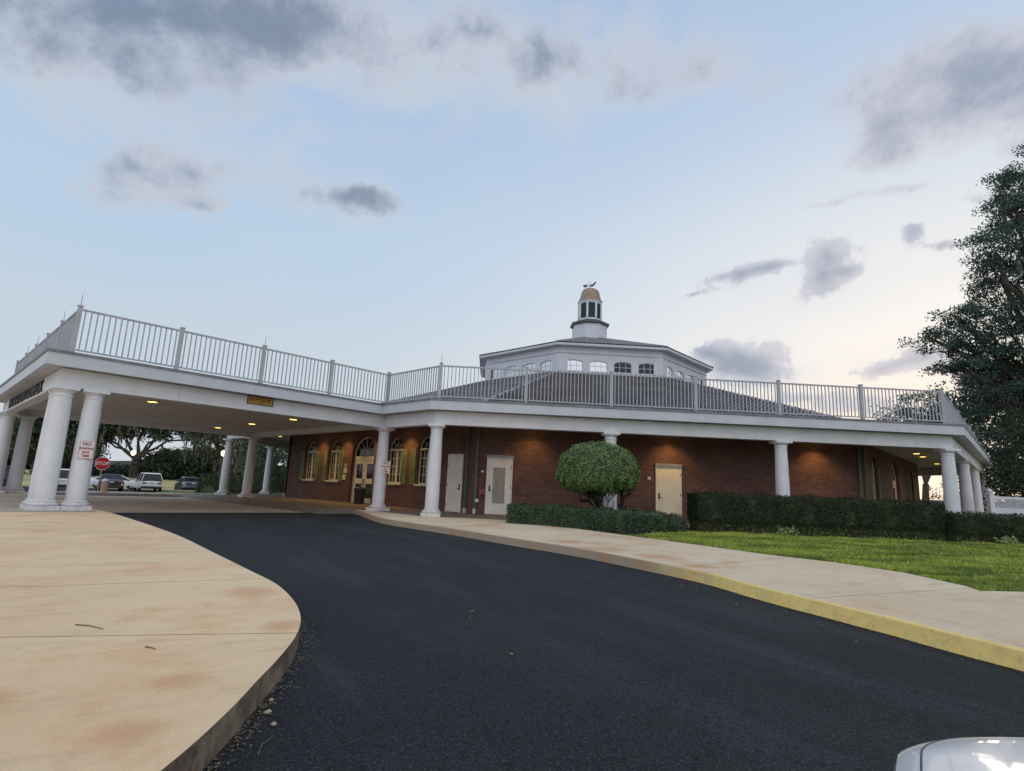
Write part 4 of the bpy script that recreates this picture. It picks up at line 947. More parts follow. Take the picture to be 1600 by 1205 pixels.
# trees beyond the car park, each its own
GB = 'trees beyond the car park'
tl = [
 ('spreading oak with open branches behind the lit lamp globe', (-54, 82), [((-60, 82, 9.0), (5, 4, 1.8)), ((-54, 82, 10.5), (5, 4, 2.2)), ((-48.5, 82, 9.0), (4, 4, 1.6)), ((-45, 82, 7.6), (2.4, 3, 1.2)), ((-63.5, 82, 7.4), (2.6, 3, 1.4)), ((-51.5, 82, 7.2), (1.8, 2, .8)), ((-57.5, 82, 7.6), (2.6, 3, 1.1)), ((-55, 82, 8.8), (4, 3, 1.3)), ((-61, 82, 6.2), (2.0, 2.4, 1.0))], .5, 3.4, 42, .42, .65, mLeafB, 110, 1.8),
 ('tall mossy oak left of the open oak, above the stop sign', (-67, 80), [((-61.5, 80, 8.0), (2.8, 4, 3.0)), ((-66, 80, 9), (4.5, 4, 3.4)), ((-61.8, 79, 4.4), (2.0, 3, 2.2)), ((-67, 79, 5), (4, 3, 3))], .5, 4.2, 46, .42, .65, mLeafB, 60, 2),
 ('dark round tree behind the white saloon and black car', (-62, 104), [((-61, 104, 3.4), (4.5, 4, 2.4)), ((-55, 104, 3.4), (6, 4, 2.4)), ((-66, 104, 1.4), (6, 4, .8))], .4, 3.2, 40, .5, .8, mLeafC, 0, 1),
 ('dark evergreen clump behind the grey saloon', (-45, 84), [((-48, 84, 3.0), (4, 4, 2.2)), ((-44, 84, 3.0), (3.6, 4, 2.2)), ((-39.5, 84, 4.6), (3.2, 4, 3.8)), ((-52, 84, 2.6), (3, 3, 1.8))], .4, 4.2, 46, .42, .7, mLeafC, 0, 1),
 ('mossy grey-green oak left of the far canopy columns', (-33, 66), [((-35.5, 66, 7.2), (3.4, 3, 2.2)), ((-31.5, 66, 7.6), (3.4, 3, 2.4)), ((-33.5, 65, 4.4), (2.6, 2.4, 1.8)), ((-37, 66, 9.5), (3.4, 3, 2))], .42, 4.6, 46, .34, .5, mLeafB, 120, 2.4),
 ('mossy oak between the far canopy columns', (-26, 62), [((-28, 62, 6.6), (3, 3, 2.6)), ((-24.5, 62, 7.4), (3, 3, 2.6)), ((-27, 61, 3.4), (2.4, 2, 1.9)), ((-22, 62, 5), (2.6, 2.6, 2.6))], .4, 4.6, 46, .34, .5, mLeafB, 110, 2.6),
 ('fresh green shrub tree by the brick corner', (-22.5, 52), [((-23, 52, 2.6), (1.9, 1.8, 1.7)), ((-21, 52, 4.2), (1.8, 1.8, 1.8))], .2, 6.5, 44, .22, .35, mLeafH, 0, 1),
 ('dark tall tree behind the leftmost columns', (-82, 76), [((-80, 76, 7), (5, 4, 4.6)), ((-87, 76, 8), (5, 4, 5)), ((-83, 75, 3.2), (5, 3, 2.6))], .5, 3.8, 46, .46, .75, mLeafC, 0, 1),
 ('dark tree behind the dark car at the left edge', (-93, 70), [((-93, 70, 7), (5, 4, 5)), ((-99, 72, 8), (5, 4, 5)), ((-90, 69, 3), (4, 3, 2.4))], .5, 3.6, 46, .46, .75, mLeafC, 0, 1),
 ('dark tree far behind the white sport utility car', (-64, 96), [((-66, 96, 1.2), (5, 3, .9)), ((-75, 97, 3.4), (4, 3, 3)), ((-56, 97, 2.6), (4, 3, 2.0))], .4, 3.4, 42, .46, .8, mLeafC, 0, 1),
 ('dark tree behind the second pair of columns', (-76, 88), [((-76, 88, 6.2), (5, 4, 4)), ((-70, 89, 5), (4, 4, 3)), ((-79, 88, 3), (4, 3, 2.4))], .45, 3.6, 44, .46, .75, mLeafC, 0, 1),
]
for lb, (x, y), lobes, tr, per, lv, ls, spd, ml, ms_, mlen in tl:
    if y > 68:
        q = 1.45; x, y, tr, ls, spd, mlen, per = x*q, y*q, tr*q, ls*q, spd*q, mlen*q, per/q**1.2*1.1
        lobes = [((c[0]*q, c[1]*q, 1.2+(c[2]-1.2)*q - .5), (r_[0]*q, r_[1]*q, r_[2]*q)) for c, r_ in lobes]
    tree('woodland_tree', lb, 'tree', (x, y, gz(x, y)), lobes, tr, per*(1.7 if ml is mLeafC else 1.25), int(lv*(1.5 if ml is mLeafC else 1.2)), ls, spd, ml, ms_, mMossB, mlen, GB)

# topiary dome on several stems
def surf_leaves(pts, nr, size, name, m, parent, M=None): return quads(pts + nr*rng.uniform(-.05, .035, (len(pts), 1)), size*rng.uniform(.6, 1.3, len(pts)), name, m, parent, .55, 0, M, Nrm=nr)
tp = empty('topiary_shrub', T(3.25, 18.1, .12)); tag(tp, 'dome-shaped clipped green shrub on bare twisting stems behind the low hedge', 'shrub')
cen = np.array([2.86, 17.9, 1.72]); rr = np.array([1.29, 1.25, 1.06])
n = 27000; d = rng.normal(size=(n, 3)); d /= np.linalg.norm(d, axis=1)[:, None]
lowz = np.where(d[:, 2] < 0, .52, 1.0)
cxy = np.sqrt(np.clip(1-d[:, 2]**2, 0, 1)); fx = np.where(cxy > 1e-3, cxy**.78/np.maximum(cxy, 1e-3), 1); fz = np.abs(d[:, 2])**-.1
pp = cen + d*rr*np.stack([fx, fx, lowz*fz], 1)
nn_ = np.sin(pp[:, 0]*5+1)*np.cos(pp[:, 1]*6)*.035 + np.sin(pp[:, 2]*9+pp[:, 0]*7)*.025 + np.where(rng.uniform(0, 1, n) > .93, rng.uniform(.01, .04, n), 0) - np.where(np.sin(pp[:, 0]*13)*np.sin(pp[:, 2]*12+pp[:, 1]*9) > .45, .05, 0)
pp += d*nn_[:, None]
keep = (d[:, 2] > -.93)
surf_leaves(pp[keep], d[keep], .052, 'crown', mLeafT, tp)
k_ = 900; fp = rng.normal(size=(k_, 3))*np.array([.22, .22, .10]) + np.array([2.75, 18.0, 1.22]); fp[:, 2] -= np.abs(rng.normal(size=k_))*.12*np.exp(-np.abs(fp[:, 0]-3.35)*3)
quads(fp, .07, 'lower_foliage', mLeafH, tp)
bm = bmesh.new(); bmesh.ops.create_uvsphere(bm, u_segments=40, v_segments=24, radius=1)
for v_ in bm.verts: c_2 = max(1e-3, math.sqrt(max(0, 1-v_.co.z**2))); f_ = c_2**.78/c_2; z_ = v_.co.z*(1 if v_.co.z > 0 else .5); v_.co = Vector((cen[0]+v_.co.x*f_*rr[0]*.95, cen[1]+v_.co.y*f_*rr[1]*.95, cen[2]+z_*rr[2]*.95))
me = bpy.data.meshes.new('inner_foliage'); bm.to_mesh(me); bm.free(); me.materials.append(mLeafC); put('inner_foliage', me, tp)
b = MB()
for (x0, y0, x1, y1_, z1_, r0) in ((3.08, 18.05, 2.55, 17.8, 1.35, .085), (3.10, 18.1, 2.2, 17.9, 1.4, .07), (3.52, 18.1, 3.62, 18.1, 1.4, .095), (3.56, 18.2, 3.95, 18.0, 1.4, .06), (3.02, 18.2, 2.75, 18.4, 1.4, .07), (3.22, 17.95, 3.08, 17.72, 1.3, .022), (3.26, 17.95, 3.42, 17.75, 1.35, .02), (3.30, 17.97, 3.26, 17.8, 1.3, .014)):
    limb(b, (x0, y0, .05), (x1, y1_, z1_), r0, r0*.6, 7, .7)
b.build('stems', mBarkD, tp)

def hedge(name, label, path, hgt, wid, dens, ls, m, z0=.12, grp=None, skirt=0, core=None, rnd=.18):
    """clipped hedge along path (front line) with inner core and leaf skin; skirt: bare lower part"""
    x0_, y0_ = path[0]; root = empty(name, T(x0_, y0_, z0)); tag(root, label, 'hedge' if len(path) > 1 else 'shrub', grp)
    P = [Vector((*p, 0)) for p in path]; prof = []; ns = 22
    for k in range(ns+1):       # cross-section from front bottom over the top to back bottom
        t = k/ns
        if t < .4: prof.append((0, skirt + (hgt-skirt)*t/.4))
        elif t < .6: prof.append((wid*(t-.4)/.2, hgt))
        else: prof.append((wid, hgt - (hgt-skirt)*(t-.6)/.4))
    c0 = (wid/2, hgt/2)
    def rd(p):
        x_, z_ = p
        dx_ = min(x_, wid-x_); dz_ = hgt-z_
        if dx_ < rnd and dz_ < rnd:
            cx_ = rnd if x_ < wid/2 else wid-rnd; v_ = Vector((x_-cx_, z_-(hgt-rnd))); v_ = v_.normalized()*rnd if v_.length > 0 else v_; return (cx_+v_.x, hgt-rnd+v_.y)
        return p
    prof = [rd(p) for p in prof]
    L = 0; segs = []
    for a_, b_ in zip(P[:-1], P[1:]): segs.append((a_, b_, L)); L += (b_-a_).length
    def at(s, off, z_, push=0):
        for a_, b_, l0 in segs:
            if s <= l0 + (b_-a_).length + 1e-6: break
        u = (b_-a_).normalized(); nrm = Vector((-u.y, u.x, 0)); q = a_ + u*(s-l0) + nrm*off; q.z = z0 + z_; return q, u, nrm
    # core
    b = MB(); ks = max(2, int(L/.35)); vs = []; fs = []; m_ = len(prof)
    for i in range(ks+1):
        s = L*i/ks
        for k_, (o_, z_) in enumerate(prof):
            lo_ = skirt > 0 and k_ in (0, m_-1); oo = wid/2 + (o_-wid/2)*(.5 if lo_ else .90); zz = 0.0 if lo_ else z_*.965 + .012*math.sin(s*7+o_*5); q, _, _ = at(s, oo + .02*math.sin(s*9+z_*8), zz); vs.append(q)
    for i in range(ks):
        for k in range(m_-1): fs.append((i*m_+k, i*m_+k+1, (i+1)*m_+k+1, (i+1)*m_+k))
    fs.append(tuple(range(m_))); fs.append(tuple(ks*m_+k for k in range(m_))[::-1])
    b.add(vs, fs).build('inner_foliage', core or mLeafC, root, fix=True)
    per = 2*(hgt-skirt)+wid; N = int(dens*per*L); pts = np.zeros((N, 3)); nr = np.zeros((N, 3))
    ss = rng.uniform(0, L, N); tt = rng.uniform(0, 1, N)
    for i in range(N):
        k = tt[i]*(m_-1); k0 = int(k); f = k-k0; p_ = prof[k0]; q_ = prof[min(k0+1, m_-1)]; o_ = p_[0]+(q_[0]-p_[0])*f; z_ = p_[1]+(q_[1]-p_[1])*f
        q, u, nrm = at(ss[i], o_, z_); v2 = Vector((q_[0]-p_[0], q_[1]-p_[1])); v2 = v2.normalized() if v2.length > 1e-6 else Vector((0, 1)); n2 = (-v2.y, v2.x)
        wob = .03*math.sin(ss[i]*4.3+z_*3) + .025*math.sin(ss[i]*9.7+o_*6)
        nv = nrm*n2[0] + Vector((0, 0, n2[1])); pts[i] = q + nv*wob; nr[i] = nv
    # ends
    Ne = int(dens*hgt*wid)
    for e_, s in ((-1, 0), (1, L)):
        o_ = rng.uniform(.03, wid-.03, Ne); z_ = rng.uniform(skirt, hgt-.03, Ne); E_ = []
        for k in range(Ne): q, u, nrm = at(s, o_[k], z_[k]); E_.append(q + u*e_*.02)
        pts = np.concatenate([pts, np.array(E_)]); nr = np.concatenate([nr, np.repeat(np.array([u*e_]), Ne, 0)])
    surf_leaves(pts, nr, ls, 'foliage', m, root)
    if skirt:
        N = int(L*2200); E_ = np.zeros((N, 3)); s = rng.uniform(0, L, N)
        for k in range(N): q, u, nrm = at(s[k], rng.uniform(.10, .45)*wid, rng.uniform(.0, skirt+.12)**1.0); E_[k] = q
        quads(E_, .07*rng.uniform(.5, 1.3, N), 'lower_twigs', mLeafDry, root, .5)
    return root
GH = 'clipped hedges by the veranda'
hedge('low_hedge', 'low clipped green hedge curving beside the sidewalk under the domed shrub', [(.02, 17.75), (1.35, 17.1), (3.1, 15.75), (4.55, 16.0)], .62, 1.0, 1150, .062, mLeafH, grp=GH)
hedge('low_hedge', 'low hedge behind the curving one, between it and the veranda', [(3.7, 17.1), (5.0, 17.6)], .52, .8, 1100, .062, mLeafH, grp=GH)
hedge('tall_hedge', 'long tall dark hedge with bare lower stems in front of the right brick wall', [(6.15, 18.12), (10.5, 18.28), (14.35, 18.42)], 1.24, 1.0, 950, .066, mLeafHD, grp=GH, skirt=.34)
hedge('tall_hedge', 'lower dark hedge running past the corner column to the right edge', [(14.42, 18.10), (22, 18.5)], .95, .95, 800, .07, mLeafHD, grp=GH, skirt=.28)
hedge('far_hedge', 'dark hedge behind the far canopy columns', [(-25.5, 46.5), (-15.0, 47.0)], 1.5, 1.0, 160, .14, mLeafHD, z0=-.2, grp='hedges behind the far columns')
hedge('far_hedge', 'taller dark hedge against the far brick corner', [(-19.0, 44.2), (-13.0, 44.6)], 2.3, 1.0, 160, .14, mLeafHD, z0=-.1, grp='hedges behind the far columns')
def ball(name, label, c, r, n, ls, m, grp=None):
    root = empty(name, T(*c)); tag(root, label, 'shrub', grp); d = rng.normal(size=(n, 3)); d /= np.linalg.norm(d, axis=1)[:, None]; d[:, 2] = np.abs(d[:, 2])*1.0 - .25*rng.uniform(0, 1, n)
    surf_leaves(np.array(c) + d*np.array(r), d, ls, 'foliage', m, root)
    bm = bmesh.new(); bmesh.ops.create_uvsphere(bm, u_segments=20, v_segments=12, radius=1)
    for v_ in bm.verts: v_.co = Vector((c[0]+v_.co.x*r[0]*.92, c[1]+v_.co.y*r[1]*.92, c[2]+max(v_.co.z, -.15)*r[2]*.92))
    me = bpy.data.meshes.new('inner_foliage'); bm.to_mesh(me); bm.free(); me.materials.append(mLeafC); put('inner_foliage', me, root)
ball('round_shrub', 'small round clipped shrub in front of the cream side door', (5.3, 17.95, .18), (.43, .42, .50), 1900, .06, mLeafH)
ball('round_shrub', 'low bush at the kerb left of the far canopy columns', (-24.6, 47.5, -.2), (1.5, 1.2, 1.1), 900, .14, mLeafH)
ball('round_shrub', 'sparse bush in the field between the white car and the grey car', (-33.8, 59.5, -.45), (1.1, .8, 1.2), 420, .2, mLeafB)
for i, (x, y) in enumerate(((8.9, 18.0), (15.9, 17.95))):
    root = empty('bedding_plant', T(x, y, .13)); tag(root, ['pale leafy plant at the foot of the tall hedge, near its middle', 'yellow-green leafy plant at the foot of the lower right hedge'][i], 'plant', 'small plants at the hedge foot')
    P = np.array([x, y, .26]) + rng.normal(size=(160, 3))*np.array([.16, .07, .07]); quads(P, .09, 'leaves', mat('pale_leaf', (0,)*3, .5, extra=leafc((.20, .26, .08), (.42, .46, .22), (.25, .3, .1), 5)), root)

# grass blades on the lawn
from mathutils.geometry import tessellate_polygon
def inpoly(px, py, poly):
    c = np.zeros(len(px), bool); n = len(poly)
    for i in range(n):
        x1, y1_ = poly[i]; x2, y2 = poly[(i+1) % n]; cond = ((y1_ > py) != (y2 > py)) & (px < (x2-x1)*(py-y1_)/(y2-y1_+1e-12)+x1); c ^= cond
    return c
N = 560000; px = rng.uniform(3, 19, N); py = rng.uniform(7.5, 19, N)
ok = inpoly(px + rng.normal(size=N)*.012, py + rng.normal(size=N)*.012, lawn); px, py = px[ok], py[ok]
dist = np.hypot(px, py); keep = rng.uniform(0, 1, len(px)) < np.clip((9.5/dist)**1.5, .2, 1); px, py = px[keep], py[keep]; N = len(px)
clump = .5+.5*np.sin(px*3.1+np.sin(py*2.3)*2)*np.cos(py*2.7+px)
h = (.028 + .045*clump)*rng.uniform(.5, 1.6, N); a = rng.uniform(0, 2*math.pi, N); wd = rng.uniform(.004, .008, N)*np.clip(np.hypot(px, py)/9, 1, 2)
ln = rng.normal(size=(N, 2))*h[:, None]*.6
V = np.zeros((N, 3, 3)); V[:, 0] = np.stack([px-np.cos(a)*wd, py-np.sin(a)*wd, np.full(N, .128)], 1); V[:, 1] = np.stack([px+np.cos(a)*wd, py+np.sin(a)*wd, np.full(N, .128)], 1)
V[:, 2] = np.stack([px+ln[:, 0], py+ln[:, 1], .13+h], 1)
me = bpy.data.meshes.new('grass'); me.vertices.add(3*N); me.vertices.foreach_set('co', V.ravel()); me.loops.add(3*N); me.loops.foreach_set('vertex_index', np.arange(3*N)); me.polygons.add(N)
me.polygons.foreach_set('loop_start', np.arange(0, 3*N, 3)); me.polygons.foreach_set('loop_total', np.full(N, 3)); me.update(); me.materials.append(mGrass)
tag(put('grass', me), 'bright green mown grass of the lawn', 'grass', kind='stuff')

# litter along the kerbs, twigs and leaves
def scatter_edge(path, n, off, spread, zz, size, name, label):
    P = []; path = [Vector(p) for p in path]
    for i in range(n):
        k = rng.integers(0, len(path)-1); t = rng.uniform(); q = path[k].lerp(path[k+1], t); u = (path[k+1]-path[k]).normalized(); nr = Vector((-u.y, u.x))*off
        e = abs(rng.normal())*spread + .01; P.append((q.x+nr.x*e, q.y+nr.y*e, zz))
    o = quads(np.array(P), size*rng.uniform(.3, 1.4, n), name, mDebris, None, .5); me = o.data
    co = np.empty(len(me.vertices)*3); me.vertices.foreach_get('co', co); co = co.reshape(-1, 3); co[:, 2] = zz + (co[:, 2]-zz)*.15 + .004; me.vertices.foreach_set('co', co.ravel()); me.update()
    return tag(o, label, 'leaf litter', kind='stuff')
scatter_edge([p for p in edgeL if -1 < p[1] < 6.5], 1500, 1, .05, .004, .022, 'leaf_litter', 'brown leaf litter at the foot of the island kerb')
scatter_edge([p for p in edgeR if 3 < p[1] < 12], 900, -1, .05, .004, .024, 'kerb_litter', 'pale leaf crumbs along the yellow kerb')
def leaf_obj(x, y, s, rz, label):
    b = MB(); pts = [(-.5, 0, 0), (-.2, .22, .03), (.2, .25, .05), (.55, 0, .02), (.2, -.22, .06), (-.2, -.2, .02)]
    b.add([(p[0]*s, p[1]*s, p[2]*s+.006) for p in pts] + [(0, 0, .006+s*.09)], [(i, (i+1) % 6, 6) for i in range(6)])
    return tag(b.build('dead_leaf', mDead, None, T(x, y, .002, rz)), label, 'leaf', 'dry leaves scattered on the asphalt')
for i in range(26):
    k = rng.integers(0, len(edgeR)-1)
    if i < 16:
        yy = rng.uniform(3.6, 9); q = min(edgeR, key=lambda p: abs(p[1]-yy)); x, y = q[0]-rng.uniform(.06, .7), q[1]
        lb = 'pale dry leaf on the asphalt close to the yellow kerb'
    else:
        x, y = rng.uniform(-.8, 2.2), rng.uniform(2.2, 9); lb = 'pale dry leaf lying in the middle of the asphalt drive'
    leaf_obj(x, y, rng.uniform(.02, .045), rng.uniform(0, 6), lb)
def twig(pts, r, label, z):
    tag(MB().tube([(x, y, z+h_) for x, y, h_ in pts], [r, r*.9, r*.5][:len(pts)], 6).build('twig', mTwig), label, 'twig', 'twigs on the ground')
twig([(-2.92, 4.06, .005), (-2.80, 4.03, .010), (-2.67, 3.98, .005)], .0045, 'longer brown twig lying on the concrete island', .15)
twig([(-2.17, 3.64, .004), (-2.13, 3.625, .007), (-2.08, 3.60, .004)], .004, 'short brown twig lying on the concrete island', .15)
twig([(-1.04, 2.69, .006), (-1.06, 2.77, .012), (-1.04, 2.85, .02)], .003, 'pale forked twig on the asphalt near the island kerb', 0)
for i, (x, y) in enumerate(((-1.10, 3.00), (-1.19, 3.14), (-1.24, 3.30))):
    tag(MB().lathe([(.003, .001), (.013, .004), (.016, .010), (.009, .017), (.002, .02)], 8).build('pebble', mDead, None, T(x, y, .0, i) @ Matrix.Diagonal((1.5 if i == 1 else .9, .9, 1, 1))), ['pale pebble at the island kerb, the nearest of three', 'pale pebble at the island kerb, in the middle of three', 'pale pebble at the island kerb, the farthest of three'][i], 'pebble', 'pebbles at the kerb')

# ------------------------------------------------------------------ lamps in the car park
def globe_lamp(x, y, h, label):
    z = gz(x, y); M = T(x, y, z); o = empty('street_lamp', M); tag(o, label, 'street lamp', 'globe lamps beyond the canopy')
    MB().lathe([(.14, -.1), (.14, .4), (.07, .5), (.055, h-.45), (.11, h-.36), (.11, h-.3)], 14).build('post', mDark, o, M, smooth=True)
    MB().lathe([(.09, h-.30), (.19, h-.20), (.25, h-.05), (.25, h+.06), (.19, h+.20), (.09, h+.27), (.02, h+.29)], 20).build('globe', mat('lit_globe', (1, .9, .75), .4, var=0, emit=(1, .80, .52), estr=5), o, M, smooth=True)
    ld = bpy.data.lights.new('lamp', 'POINT'); ld.energy = 90; ld.color = (1, .75, .45); ld.shadow_soft_size = .3
    lo = bpy.data.objects.new('lamp', ld); COL.objects.link(lo); lo.parent = o; lo.location = (0, 0, h+.75)
globe_lamp(-45.6, 68, 3.95, 'lit white globe lamp on a post beyond the parked cars')
globe_lamp(-30.6, 60, 4.1, 'lit globe lamp half hidden behind a far canopy column')

# ------------------------------------------------------------------ cars
def car(name, label, x, y, hd, m, L=4.6, Wd=1.82, H=1.48, kind='sedan', z=None, grp='cars in the car park', detail=1):
    """local +x is forward"""
    M = T(x, y, gz(x, y) if z is None else z, hd); o = empty(name, M); tag(o, label, 'car', grp); h2 = L/2; hw = Wd/2
    suv = kind == 'suv'; belt = .98 if suv else .92; hood = 1.00 if suv else .84; deck = belt+.02 if suv else .98
    n = 26 if detail < 2 else 70; nsec = 14 if detail < 2 else 24
    def top(t):      # t 0 rear .. 1 front
        if t < .06: return deck*(.86 + .14*math.sin(t/.06*math.pi/2))
        if t < (.2 if not suv else .1): return deck
        if t < .66: return belt
        if t < .95: return hood + (belt-hood)*max(0, 1-(t-.66)/.08) - .05*((t-.74)/.21 if t > .74 else 0)
        return (hood-.05) - .20*((t-.95)/.05)**2
    def half(t):
        e = min(t, 1-t); return hw*(1 - .26*max(0, 1-e/.10)**2.2)
    def bot(t): return .30 if .04 < t < .96 else .36
    vs = []; fs = []
    for i in range(n+1):
        t = .5 - .5*math.cos(math.pi*i/n) if True else i/n; xx = -h2 + L*t; tp_ = top(t); w_ = half(t); b_ = bot(t)
        for k in range(nsec+1):      # from left bottom up, over and down right
            a = math.pi*k/nsec; c, s = math.cos(a), math.sin(a); ex = .35
            yy = w_*math.copysign(abs(c)**ex, c); zz = b_ + (tp_-b_)*abs(s)**(.42); 
            yy *= 1 - .035*abs((zz-.62)/.4)**2
            vs.append((xx, yy, zz + .03*(1-abs(c)**2)*(1 if tp_ > .6 else 0)))
    m1_ = nsec+1
    for i in range(n):
        for k in range(nsec): fs.append((i*m1_+k, i*m1_+k+1, (i+1)*m1_+k+1, (i+1)*m1_+k))
        fs.append((i*m1_, (i+1)*m1_, (i+1)*m1_+nsec, i*m1_+nsec))
    fs.append(tuple(range(m1_))); fs.append(tuple(n*m1_+k for k in range(m1_))[::-1])
    body = MB().add(vs, fs).build('body', m, o, M, smooth=True, fix=True)
    # greenhouse: dark glass volume with painted roof and pillars
    if suv: xr0, xr1, xf1, xf0 = -h2+.10, -h2+.42, .55, 1.25
    else: xr0, xr1, xf1, xf0 = -h2+.62, -h2+1.45, .42, 1.20
    wb, wt = hw-.10, hw-.30; zb, zt = belt-.03, H-.07
    gl = [(xr0, -wb, zb), (xf0, -wb, zb), (xf0, wb, zb), (xr0, wb, zb), (xr1, -wt, zt), (xf1, -wt, zt), (xf1, wt, zt), (xr1, wt, zt)]
    MB().add(gl, [(0, 3, 2, 1), (4, 5, 6, 7), (0, 1, 5, 4), (1, 2, 6, 5), (2, 3, 7, 6), (3, 0, 4, 7)]).build('windows', mGlass, o, M, fix=True, bevel=.03)
    r = MB(); r.add([(xr1-.10, -wt-.03, zt-.04), (xf1+.10, -wt-.03, zt-.04), (xf1+.10, wt+.03, zt-.04), (xr1-.10, wt+.03, zt-.04), (xr1+.08, -wt+.06, H), (xf1-.10, -wt+.06, H-.01), (xf1-.10, wt-.06, H-.01), (xr1+.08, wt-.06, H)],
                    [(0, 3, 2, 1), (4, 5, 6, 7), (0, 1, 5, 4), (1, 2, 6, 5), (2, 3, 7, 6), (3, 0, 4, 7)])
    for s in (-1, 1):
        for (xa, xb) in ((xr0, xr1), (xf0, xf1), ((xr0+xf0)/2-.1, (xr1+xf1)/2-.1)):
            r.bar((xa, s*(wb-.005), zb), (xb, s*(wt+.0), zt), .075, .05, (0, s, .3))
    r.build('roof', m, o, M, fix=True, bevel=.012)
    for sx in (-1, 1):
        for sy in (-1, 1):
            P = M @ T(sx*L*.295, sy*(hw-.12), .33)
            wv = MB(); prof = [(.20, -.10), (.31, -.105), (.335, -.08), (.335, .08), (.31, .105), (.20, .10)]
            vs2 = []; fs2 = []; nn2 = 24
            for (rr_, yy) in prof:
                for k in range(nn2): a = 2*math.pi*k/nn2; vs2.append((rr_*math.cos(a), yy, rr_*math.sin(a)))
            for i in range(len(prof)):
                j = (i+1) % len(prof)
                for k in range(nn2): k2 = (k+1) % nn2; fs2.append((i*nn2+k, i*nn2+k2, j*nn2+k2, j*nn2+k))
            wo_ = wv.add(vs2, fs2).build('wheel', mTyre, o, P, smooth=True, fix=True)
            rb = MB(); rb.tube([(0, -.085, 0), (0, .085, 0)], .205, 20)
            for k in range(5): a = 2*math.pi*k/5; rb.bar((0, sy*.09, 0), (.2*math.cos(a), sy*.09, .2*math.sin(a)), .05, .02, (0, 1, 0))
            rb.build('rim', mRim, wo_, P)
    for s in (-1, 1):
        MB().box(-h2-.012, -h2+.10, s*hw*.62-.17, s*hw*.62+.17, .72, .86).build('tail_light', mTail, o, M, bevel=.02)
        if detail < 2: MB().box(h2-.16, h2-.015, s*hw*.62-.17, s*hw*.62+.17, .58, .70).build('headlight', mHead, o, M, bevel=.02)
        MB().box(xf0-.22, xf0-.10, s*(hw+.02)-.09, s*(hw+.02)+.09, belt, belt+.13).build('wing_mirror', m, o, M, bevel=.03)
    MB().box(-h2-.02, -h2+.02, -.16, .16, .74, .86).build('number_plate', mPlate, o, M, bevel=.004)
    MB().box(-h2-.03, -h2+.2, -hw*.86, hw*.86, .30, .52).build('rear_bumper', mDark if suv else m, o, M, bevel=.04)
    return o, M
hd = math.atan2(.80, -.60)
pW, pB, pG, pS = paint('white_car_paint', (.74, .75, .77)), paint('black_car_paint', (.014, .014, .016)), paint('grey_car_paint', (.15, .16, .20), .5), paint('silver_car_paint', (.42, .44, .46), .6)
car('parked_car', 'white sport utility car parked facing the field, seen from behind', -33.3, 52.4, hd+.05, pW, 4.6, 1.86, 1.70, 'suv')
car('parked_car', 'dark grey saloon parked at the right end of the row', -34.0, 60.2, hd+.08, pG, 4.6, 1.82, 1.46)
car('parked_car', 'black saloon parked behind the stop sign', -34.6, 49.3, hd, pB, 4.7, 1.84, 1.46)
car('parked_car', 'white saloon parked crossways beyond the black saloon', -38.9, 56.0, math.atan2(.62, .78), pW, 4.7, 1.84, 1.40)
car('parked_car', 'white sport utility car glimpsed between the two near columns', -36.0, 45.8, hd, pW, 4.7, 1.9, 1.72, 'suv')
car('parked_car', 'dark sport utility car at the left edge behind the columns', -38.2, 42.6, hd, pB, 4.7, 1.9, 1.72, 'suv')
car('parked_car', 'silver blue car behind the far hedge and columns', -25.6, 57.0, R(20), pS, 4.6, 1.82, 1.60, 'suv')
tag(MB().box(-.9, .9, -.08, .08, -.05, .12).build('wheel_stop', mConc, None, T(-31.6, 55.6, -.43, hd-R(90)), bevel=.02), 'white concrete wheel stop between the white car and the grey car', 'wheel stop')

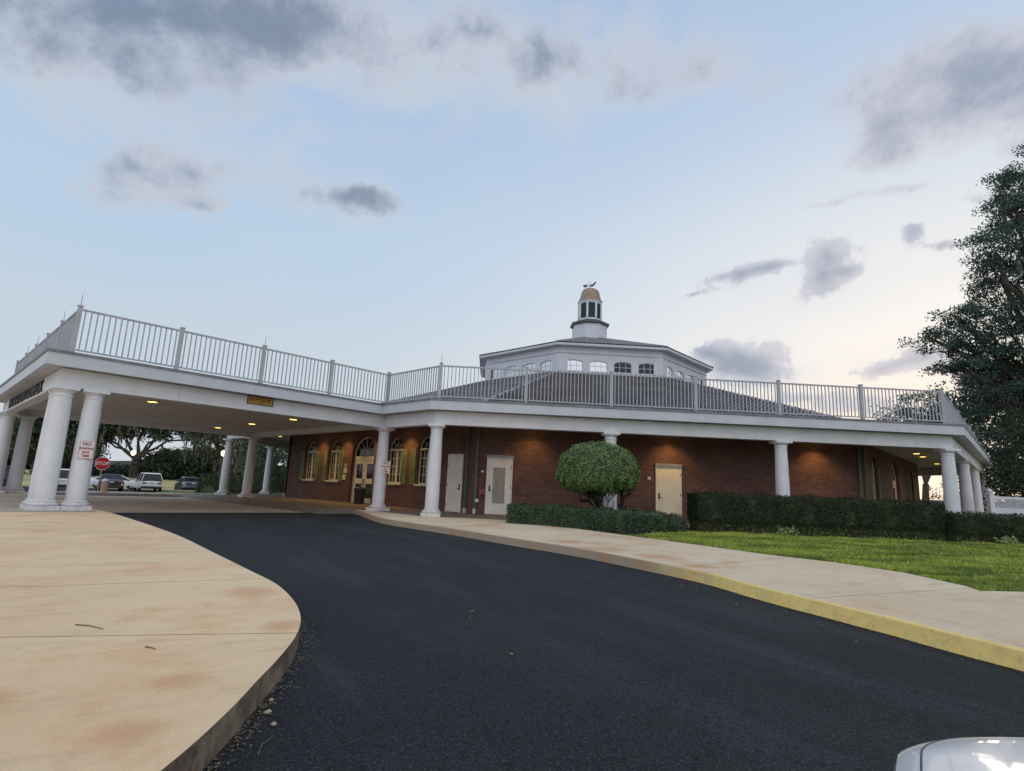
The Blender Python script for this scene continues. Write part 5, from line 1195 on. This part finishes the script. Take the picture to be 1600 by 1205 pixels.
# near white car, only the front left of its bonnet enters the picture
def near_car():
    L_, hw = 4.0, .92; M = T(.498, -.790, 0, R(54)); o = empty('near_car', M); tag(o, 'white car in the bottom right corner, only its bonnet corner in view', 'car')
    h2 = L_/2; nx, ny = 110, 110; body = MB()
    def halfw(x):
        e = min(1, max(0, (x-1.50)/.50)); return hw - .8*(1-max(0, 1-e**1.8)**.6)
    def ztop(x, s):       # s -1..1 across
        base_ = .892 if x < .55 else .892 - .075*((x-.55)/(h2-.55))**1.6
        return base_ - .022*abs(s)**2.5 - .022*abs(s)**28 - .05*max(0, (x-1.8)/.2)**3
    vs = []; fs = []
    for i in range(nx+1):
        x = -h2 + L_*math.sin(math.pi/2*i/nx)
        for j in range(ny+1):
            s = math.sin(math.pi/2*(-1 + 2*j/ny)); vs.append((x, s*halfw(x), ztop(x, s)))
    n1 = ny+1
    for i in range(nx):
        for j in range(ny): fs.append((i*n1+j, (i+1)*n1+j, (i+1)*n1+j+1, i*n1+j+1))
    # side skirts
    bs = len(vs)
    rim = [(i, 0) for i in range(nx+1)] + [(nx, j) for j in range(1, ny+1)] + [(i, ny) for i in range(nx-1, -1, -1)]
    for d_, z_ in ((.012, .70), (.02, .50), (.0, .25)):
        for (i, j) in rim:
            v = vs[i*n1+j]; out = Vector((v[0], v[1], 0)).normalized()*d_; vs.append((v[0]+out.x, v[1]+out.y, z_ if z_ < v[2]-.05 else v[2]-.06))
    m_ = len(rim)
    prev = [i*n1+j for (i, j) in rim]
    for lay in range(3):
        cur = [bs+lay*m_+k for k in range(m_)]
        for k in range(m_-1): fs.append((prev[k], cur[k], cur[k+1], prev[k+1]))
        prev = cur
    body.add(vs, fs).build('body', pW, o, M, smooth=True, fix=True)
    # dark seals along the shut line of the bonnet and along the wing edge
    for s in (-1, 1):
        X_ = [.60 + (1.66-.60)*k/29 for k in range(30)]
        MB().tube([(x, s*(halfw(x)-.032), ztop(x, (halfw(x)-.032)/halfw(x)) - .001) for x in X_], .0022, 6).build('bonnet_gap', mDark, o, M)
        MB().tube([(x-.04, s*(halfw(x)+.001), ztop(x, 1) - .004) for x in X_], .0035, 6).build('edge_trim', mDark, o, M)
    MB().add([(.15, -.70, .85), (.15, .70, .85), (-.5, .55, 1.42), (-.5, -.55, 1.42), (-1.5, -.60, 1.42), (-1.5, .60, 1.42), (-1.9, .70, .85), (-1.9, -.70, .85)],
             [(0, 1, 2, 3), (3, 2, 5, 4), (4, 5, 6, 7), (0, 3, 4, 7), (1, 6, 5, 2), (0, 7, 6, 1)]).build('windows', mGlass, o, M, fix=True, bevel=.03)
    MB().add([(-.48, -.56, 1.41), (-.48, .56, 1.41), (-.6, .52, 1.46), (-.6, -.52, 1.46), (-1.4, -.55, 1.46), (-1.4, .55, 1.46), (-1.55, .6, 1.41), (-1.55, -.6, 1.41)],
             [(0, 1, 2, 3), (3, 2, 5, 4), (4, 5, 6, 7), (0, 3, 4, 7), (1, 6, 5, 2), (0, 7, 6, 1)]).build('roof', pW, o, M, fix=True, bevel=.01)
    for sx in (-1, 1):
        for sy in (-1, 1):
            P = M @ T(sx*1.3, sy*(hw-.13), .33); MB().tube([(0, -.1, 0), (0, .1, 0)], .33, 24).build('wheel', mTyre, o, P)
    for s in (-1, 1): MB().box(h2-.30, h2-.10, s*.62-.14, s*.62+.14, .56, .68).build('headlight', mHead, o, M, bevel=.03)
near_car()

S.cycles.max_bounces = 6; S.cycles.diffuse_bounces = 3; S.cycles.glossy_bounces = 3; S.cycles.transmission_bounces = 2
S.cycles.sample_clamp_indirect = 4
